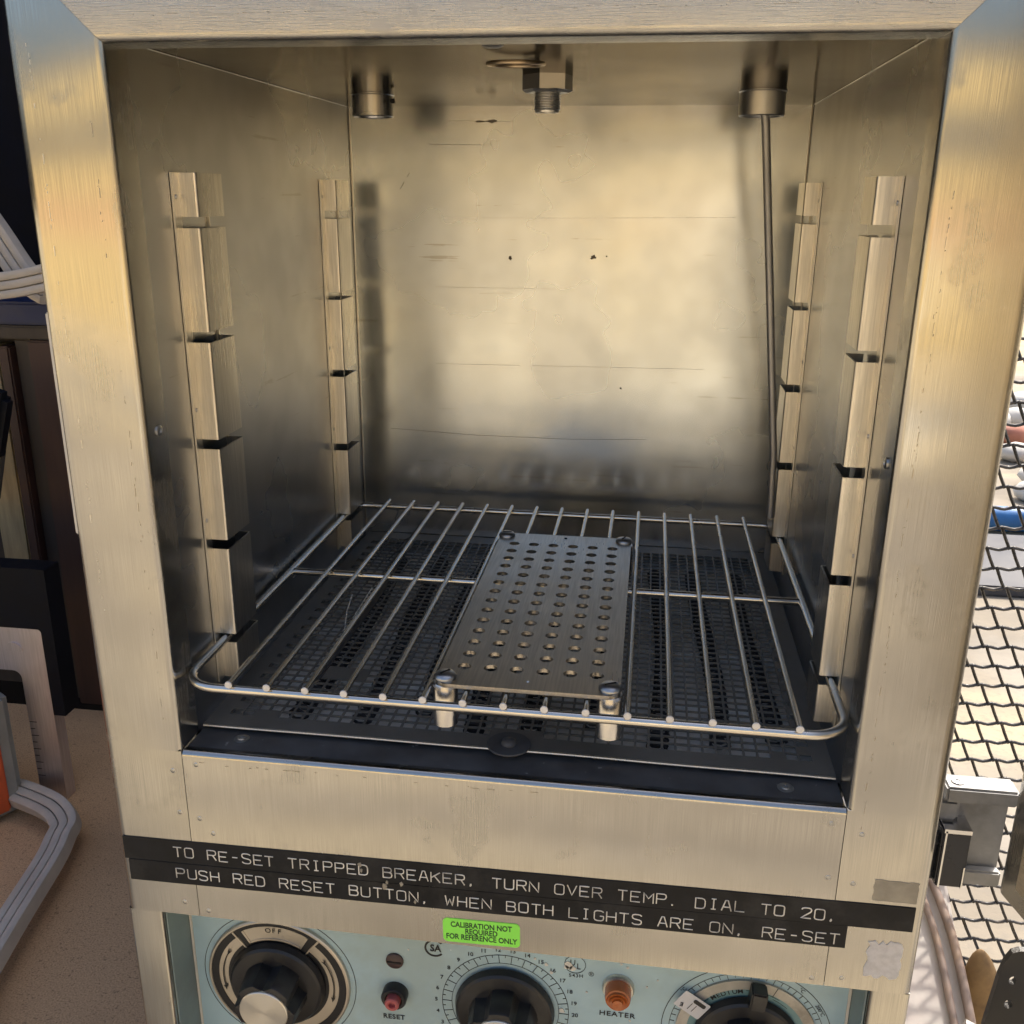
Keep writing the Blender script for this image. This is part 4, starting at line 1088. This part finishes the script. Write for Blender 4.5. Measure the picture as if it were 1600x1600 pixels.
# black brush hanging at the far left
br = thing('hanging_brush', (-0.70, 0.47, 0.03), 'black bristle brush end hanging at the left edge above the stand', 'brush')
build('brush_head', G().bbox((-0.668, 0.472, 0.02), (-0.612, 0.498, 0.10), 0.008).xf(Matrix.Translation((-0.63,0.485,0.05)) @ Matrix.Rotation(R(18), 4, 'Y') @ Matrix.Translation((0.63,-0.485,-0.05))), 'blackplastic', br)
g = G()
for k in range(260):
    a, b = random.uniform(-0.664, -0.616), random.uniform(0.473, 0.497)
    g.tube([(a, b, 0.03), (a+random.uniform(-.003,.003), b+random.uniform(-.004,.004), -0.028+random.uniform(-.004,.004))], 0.0013, 4)
build('bristles', g.xf(Matrix.Translation((-0.63,0.485,0.05)) @ Matrix.Rotation(R(18), 4, 'Y') @ Matrix.Translation((0.63,-0.485,-0.05))), 'coil', br, smooth=0)

# ------------------------------------------------------------------ right: mesh panel, sunlit ground, odds and ends
def mesh_panel():
    P, V = 0.0190, 0.0162
    g = G()
    path = []     # v -> (y, z): near vertical, curling towards the viewer at its foot
    def pos(u, v):
        # v is the arc length downwards from z = 0.30
        v0 = 0.56; r = 0.10
        lean = 0.10
        if v < v0: y, z = 0.340 - lean*(v-v0)*-1.0*0 , 0.30 - v; y = 0.345 - 0.06*(v/v0)
        else:
            a = min((v-v0)/r, 1.25); y = 0.285 - r*(1-math.cos(a)); z = 0.30 - v0 - r*math.sin(a)
            if (v-v0)/r > 1.25:
                e = (v-v0) - 1.25*r; y -= e*math.sin(1.25); z -= e*math.cos(1.25)
        return Vector((0.262 + u, y, z))
    rows = 47; cols = 21
    for j in range(rows):
        v = j*V; st = 0.5*P*(j % 2)
        pts = []
        for i in range(cols*6+1):
            u = i*P/6 + st*0
            # scalloped: sags towards the junctions
            ph = ((u - st)/P) % 1.0
            sag = 0.0009*math.cos(2*PI*ph) 
            pts.append(pos(u, v + sag - 0.05*u + 0.025))
        g.tube(pts, 0.00135, 6)
        for i in range(-1, cols):
            u0 = i*P + st + 0.5*P; u1 = u0 + 0.42*P
            if u0 < 0 or u1 > cols*P: continue
            g.tube([pos(u0, v - 0.0018 - 0.05*u0 + 0.025), pos((u0+u1)/2, v + V*0.5 - 0.05*(u0+u1)/2 + 0.025), pos(u1, v + V + 0.0005 - 0.05*u1 + 0.025)], 0.0013, 6)
    return g
mp = build('mesh_panel', mesh_panel(), 'mesh', None, smooth=60)
tag(mp, 'black expanded metal mesh panel standing right of the oven over sunlit concrete', 'mesh panel')
for k, (dx, dy, r, mt, lab) in enumerate(((2.18, 5.35, 0.09, 'stone_r', 'reddish cobble farthest from the blue tarp beyond the mesh'), (2.28, 5.10, 0.08, 'stone_w', 'white cobble seen through the mesh beside the red ones'),
        (2.05, 4.95, 0.08, 'stone_w', None), (2.20, 4.70, 0.09, 'stone_r', 'reddish cobble nearest the blue tarp beyond the mesh'), (2.00, 4.45, 0.08, 'stone_w', None), (2.12, 4.40, 0.07, 'stone_w', None), (1.90, 4.20, 0.08, 'stone_w', None), (2.04, 4.10, 0.09, 'stone_w', None), (2.35, 5.8, 0.1, 'stone_w', None), (2.2, 5.75, 0.09, 'stone_w', None), (2.4, 5.5, 0.09, 'stone_w', None), (2.5, 6.2, 0.12, 'stone_w', None))):
    bm = bmesh.new(); bmesh.ops.create_icosphere(bm, subdivisions=2, radius=r)
    for v in bm.verts: v.co = Vector((v.co.x*1.15, v.co.y, v.co.z*0.7)) * random.uniform(0.88, 1.1)
    bm.verts.index_update()
    g = G().add([(v.co.x+dx, v.co.y+dy, v.co.z+GZ+r*0.6) for v in bm.verts], [[v.index for v in f.verts] for f in bm.faces]); bm.free()
    o = build('cobble_stone', g, mt, None, smooth=60)
    tag(o, 'pale cobble stone on the far concrete seen through the mesh' if mt == 'stone_w' else lab, 'stone', 'cobbles beyond the mesh')
tag(build('blue_tarp', G().tube([(1.2, 3.75, GZ+0.05), (1.5, 3.70, GZ+0.06), (1.8, 3.72, GZ+0.05), (2.2, 3.6, GZ+0.05)], [0.04, 0.055, 0.05, 0.045], 10), 'tarp'), 'rolled blue tarp on the concrete beyond the mesh', 'tarp')
tag(build('dark_slab', G().bbox((1.0, 2.95, GZ), (2.1, 3.55, GZ+0.04), 0.006), 'slate', None, smooth=0), 'dark slate slab on the concrete beyond the mesh', 'slab')

# pale leaning lid that catches the shadow of the mesh
lidm = Matrix.Translation((0.315, 0.170, -0.270)) @ Matrix.Rotation(R(-62), 4, 'X')
tag(build('leaning_lid', G().bbox((-0.072, -0.004, -0.22), (0.012, 0.004, 0.105), 0.003).xf(lidm), 'lid', None, smooth=30), 'pale leaning lid dappled by mesh shadow beside the oven foot', 'lid')
# weathered pipes lying down the lid
for k, (pts, r, lab) in enumerate((([(-0.022, -0.008, 0.118), (-0.010, -0.008, 0.070), (-0.004, -0.008, 0.02), (-0.002, -0.008, -0.10), (-0.001, -0.008, -0.21)], 0.0028, 'pinkish weathered pipe nearest the oven flank below the hinge'),
                                   ([(-0.010, -0.009, 0.118), (0.002, -0.009, 0.070), (0.008, -0.009, 0.02), (0.009, -0.009, -0.10), (0.010, -0.009, -0.21)], 0.0034, 'pale tan pipe between the pinkish pipe and the tan leather pouch'))):
    o = build('bent_pipe', G().tube(smooth_path(pts, 8), r, 10).xf(lidm), 'tanrod', None)
    tag(o, lab, 'pipe')
bm = bmesh.new(); bmesh.ops.create_uvsphere(bm, u_segments=20, v_segments=12, radius=1)
for v in bm.verts:
    v.co = Vector((v.co.x*0.0155*(1-0.25*v.co.z), v.co.y*0.010, v.co.z*0.042)) 
bm.verts.index_update()
g = G().add([(v.co.x, v.co.y, v.co.z) for v in bm.verts], [[v.index for v in f.verts] for f in bm.faces]).xf(Matrix.Translation((0.3455, 0.195, -0.285)) @ Matrix.Rotation(R(-8), 4, 'Y')); bm.free()
tag(build('leather_pouch', g, 'tan', None, smooth=80), 'rounded tan leather pouch against the mesh at the lower right', 'pouch')
# black slotted bracket in the lower right corner
def bracket_poly():
    P = [(0.300, -0.112), (0.294, -0.118), (0.2895, -0.136), (0.2880, -0.165), (0.287, -0.20), (0.33, -0.20), (0.33, -0.112)]
    return P
bk = thing('slotted_bracket', (0.30, 0.05, -0.20), 'black steel bracket with two holes in the lower right corner', 'bracket')
bm = bmesh.new()
pts = [(0.2995,-0.1185),(0.2955,-0.1205),(0.2925,-0.1270),(0.2905,-0.1380),(0.2895,-0.1520),(0.2880,-0.170),(0.2860,-0.205),(0.340,-0.205),(0.340,-0.1185)]
holes = [[(0.2985+0.0022*math.cos(t), -0.1400+0.0030*math.sin(t)) for t in [2*PI*k/12 for k in range(12)]], [(0.2988+0.0024*math.cos(t), -0.1575+0.0032*math.sin(t)) for t in [2*PI*k/12 for k in range(12)]]]
edges = []
for lp in [pts] + holes:
    vv = [bm.verts.new((p[0], 0.05, p[1])) for p in lp]
    edges += [bm.edges.new((vv[i], vv[(i+1) % len(vv)])) for i in range(len(vv))]
bmesh.ops.triangle_fill(bm, use_beauty=True, use_dissolve=False, edges=edges)
ext = bmesh.ops.extrude_face_region(bm, geom=bm.faces[:])
for v in [e for e in ext['geom'] if isinstance(e, bmesh.types.BMVert)]: v.co.y += 0.004
bm.verts.index_update()
g = G().add([v.co[:] for v in bm.verts], [[v.index for v in f.verts] for f in bm.faces]); bm.free()
build('slotted_plate', g, 'black', bk, smooth=0)
build('bracket_bar', G().tube([(0.268, 0.03, -0.158), (0.30, 0.02, -0.166), (0.36, 0.0, -0.180)], 0.0042, 10), 'probe', bk)
build('bracket_bar', G().tube([(0.262, 0.03, -0.165), (0.30, 0.018, -0.178), (0.36, 0.0, -0.195)], 0.0036, 10), 'probe', bk)

# ------------------------------------------------------------------ behind the viewer: unseen reflectors added for the steel to mirror
fence = thing('reflection_fence', (0, -9.0, GZ), 'unseen striped fence added behind the viewer to band the reflections in the steel', 'fence')
pb = None
for k in range(14):
    g = G().bbox((-14, -9.0, GZ + 0.02 + k*0.185), (14, -8.96, GZ + 0.02 + k*0.185 + 0.178), 0.006)
    build('fence_board', g, 'fence_' + 'yyyyyooyyggyyg'[k], fence, smooth=0)  # board colours invented to put light and dark bands into the steel

for k, (a, b, lab) in enumerate((((-1.95, -8.9, GZ), (-0.95, -8.75, GZ+0.62), 'white reflector board added low on the unseen fence for a highlight on the back wall'),
                                 ((0.35, -8.9, GZ+0.30), (1.25, -8.75, GZ+1.15), 'white reflector board added higher on the unseen fence for a highlight on the back wall'),
                                 ((0.05, -5.25, GZ), (0.85, -4.75, GZ+0.22), 'low white box added unseen on the paving edge for a highlight on the back wall'))):
    o = build('white_reflector' if k < 2 else 'reflector_box', G().bbox(a, b, 0.01), 'reflector_white', None, smooth=0)  # unseen white reflectors, added for soft highlights on the chamber back wall
    tag(o, lab, 'board' if k < 2 else 'box')
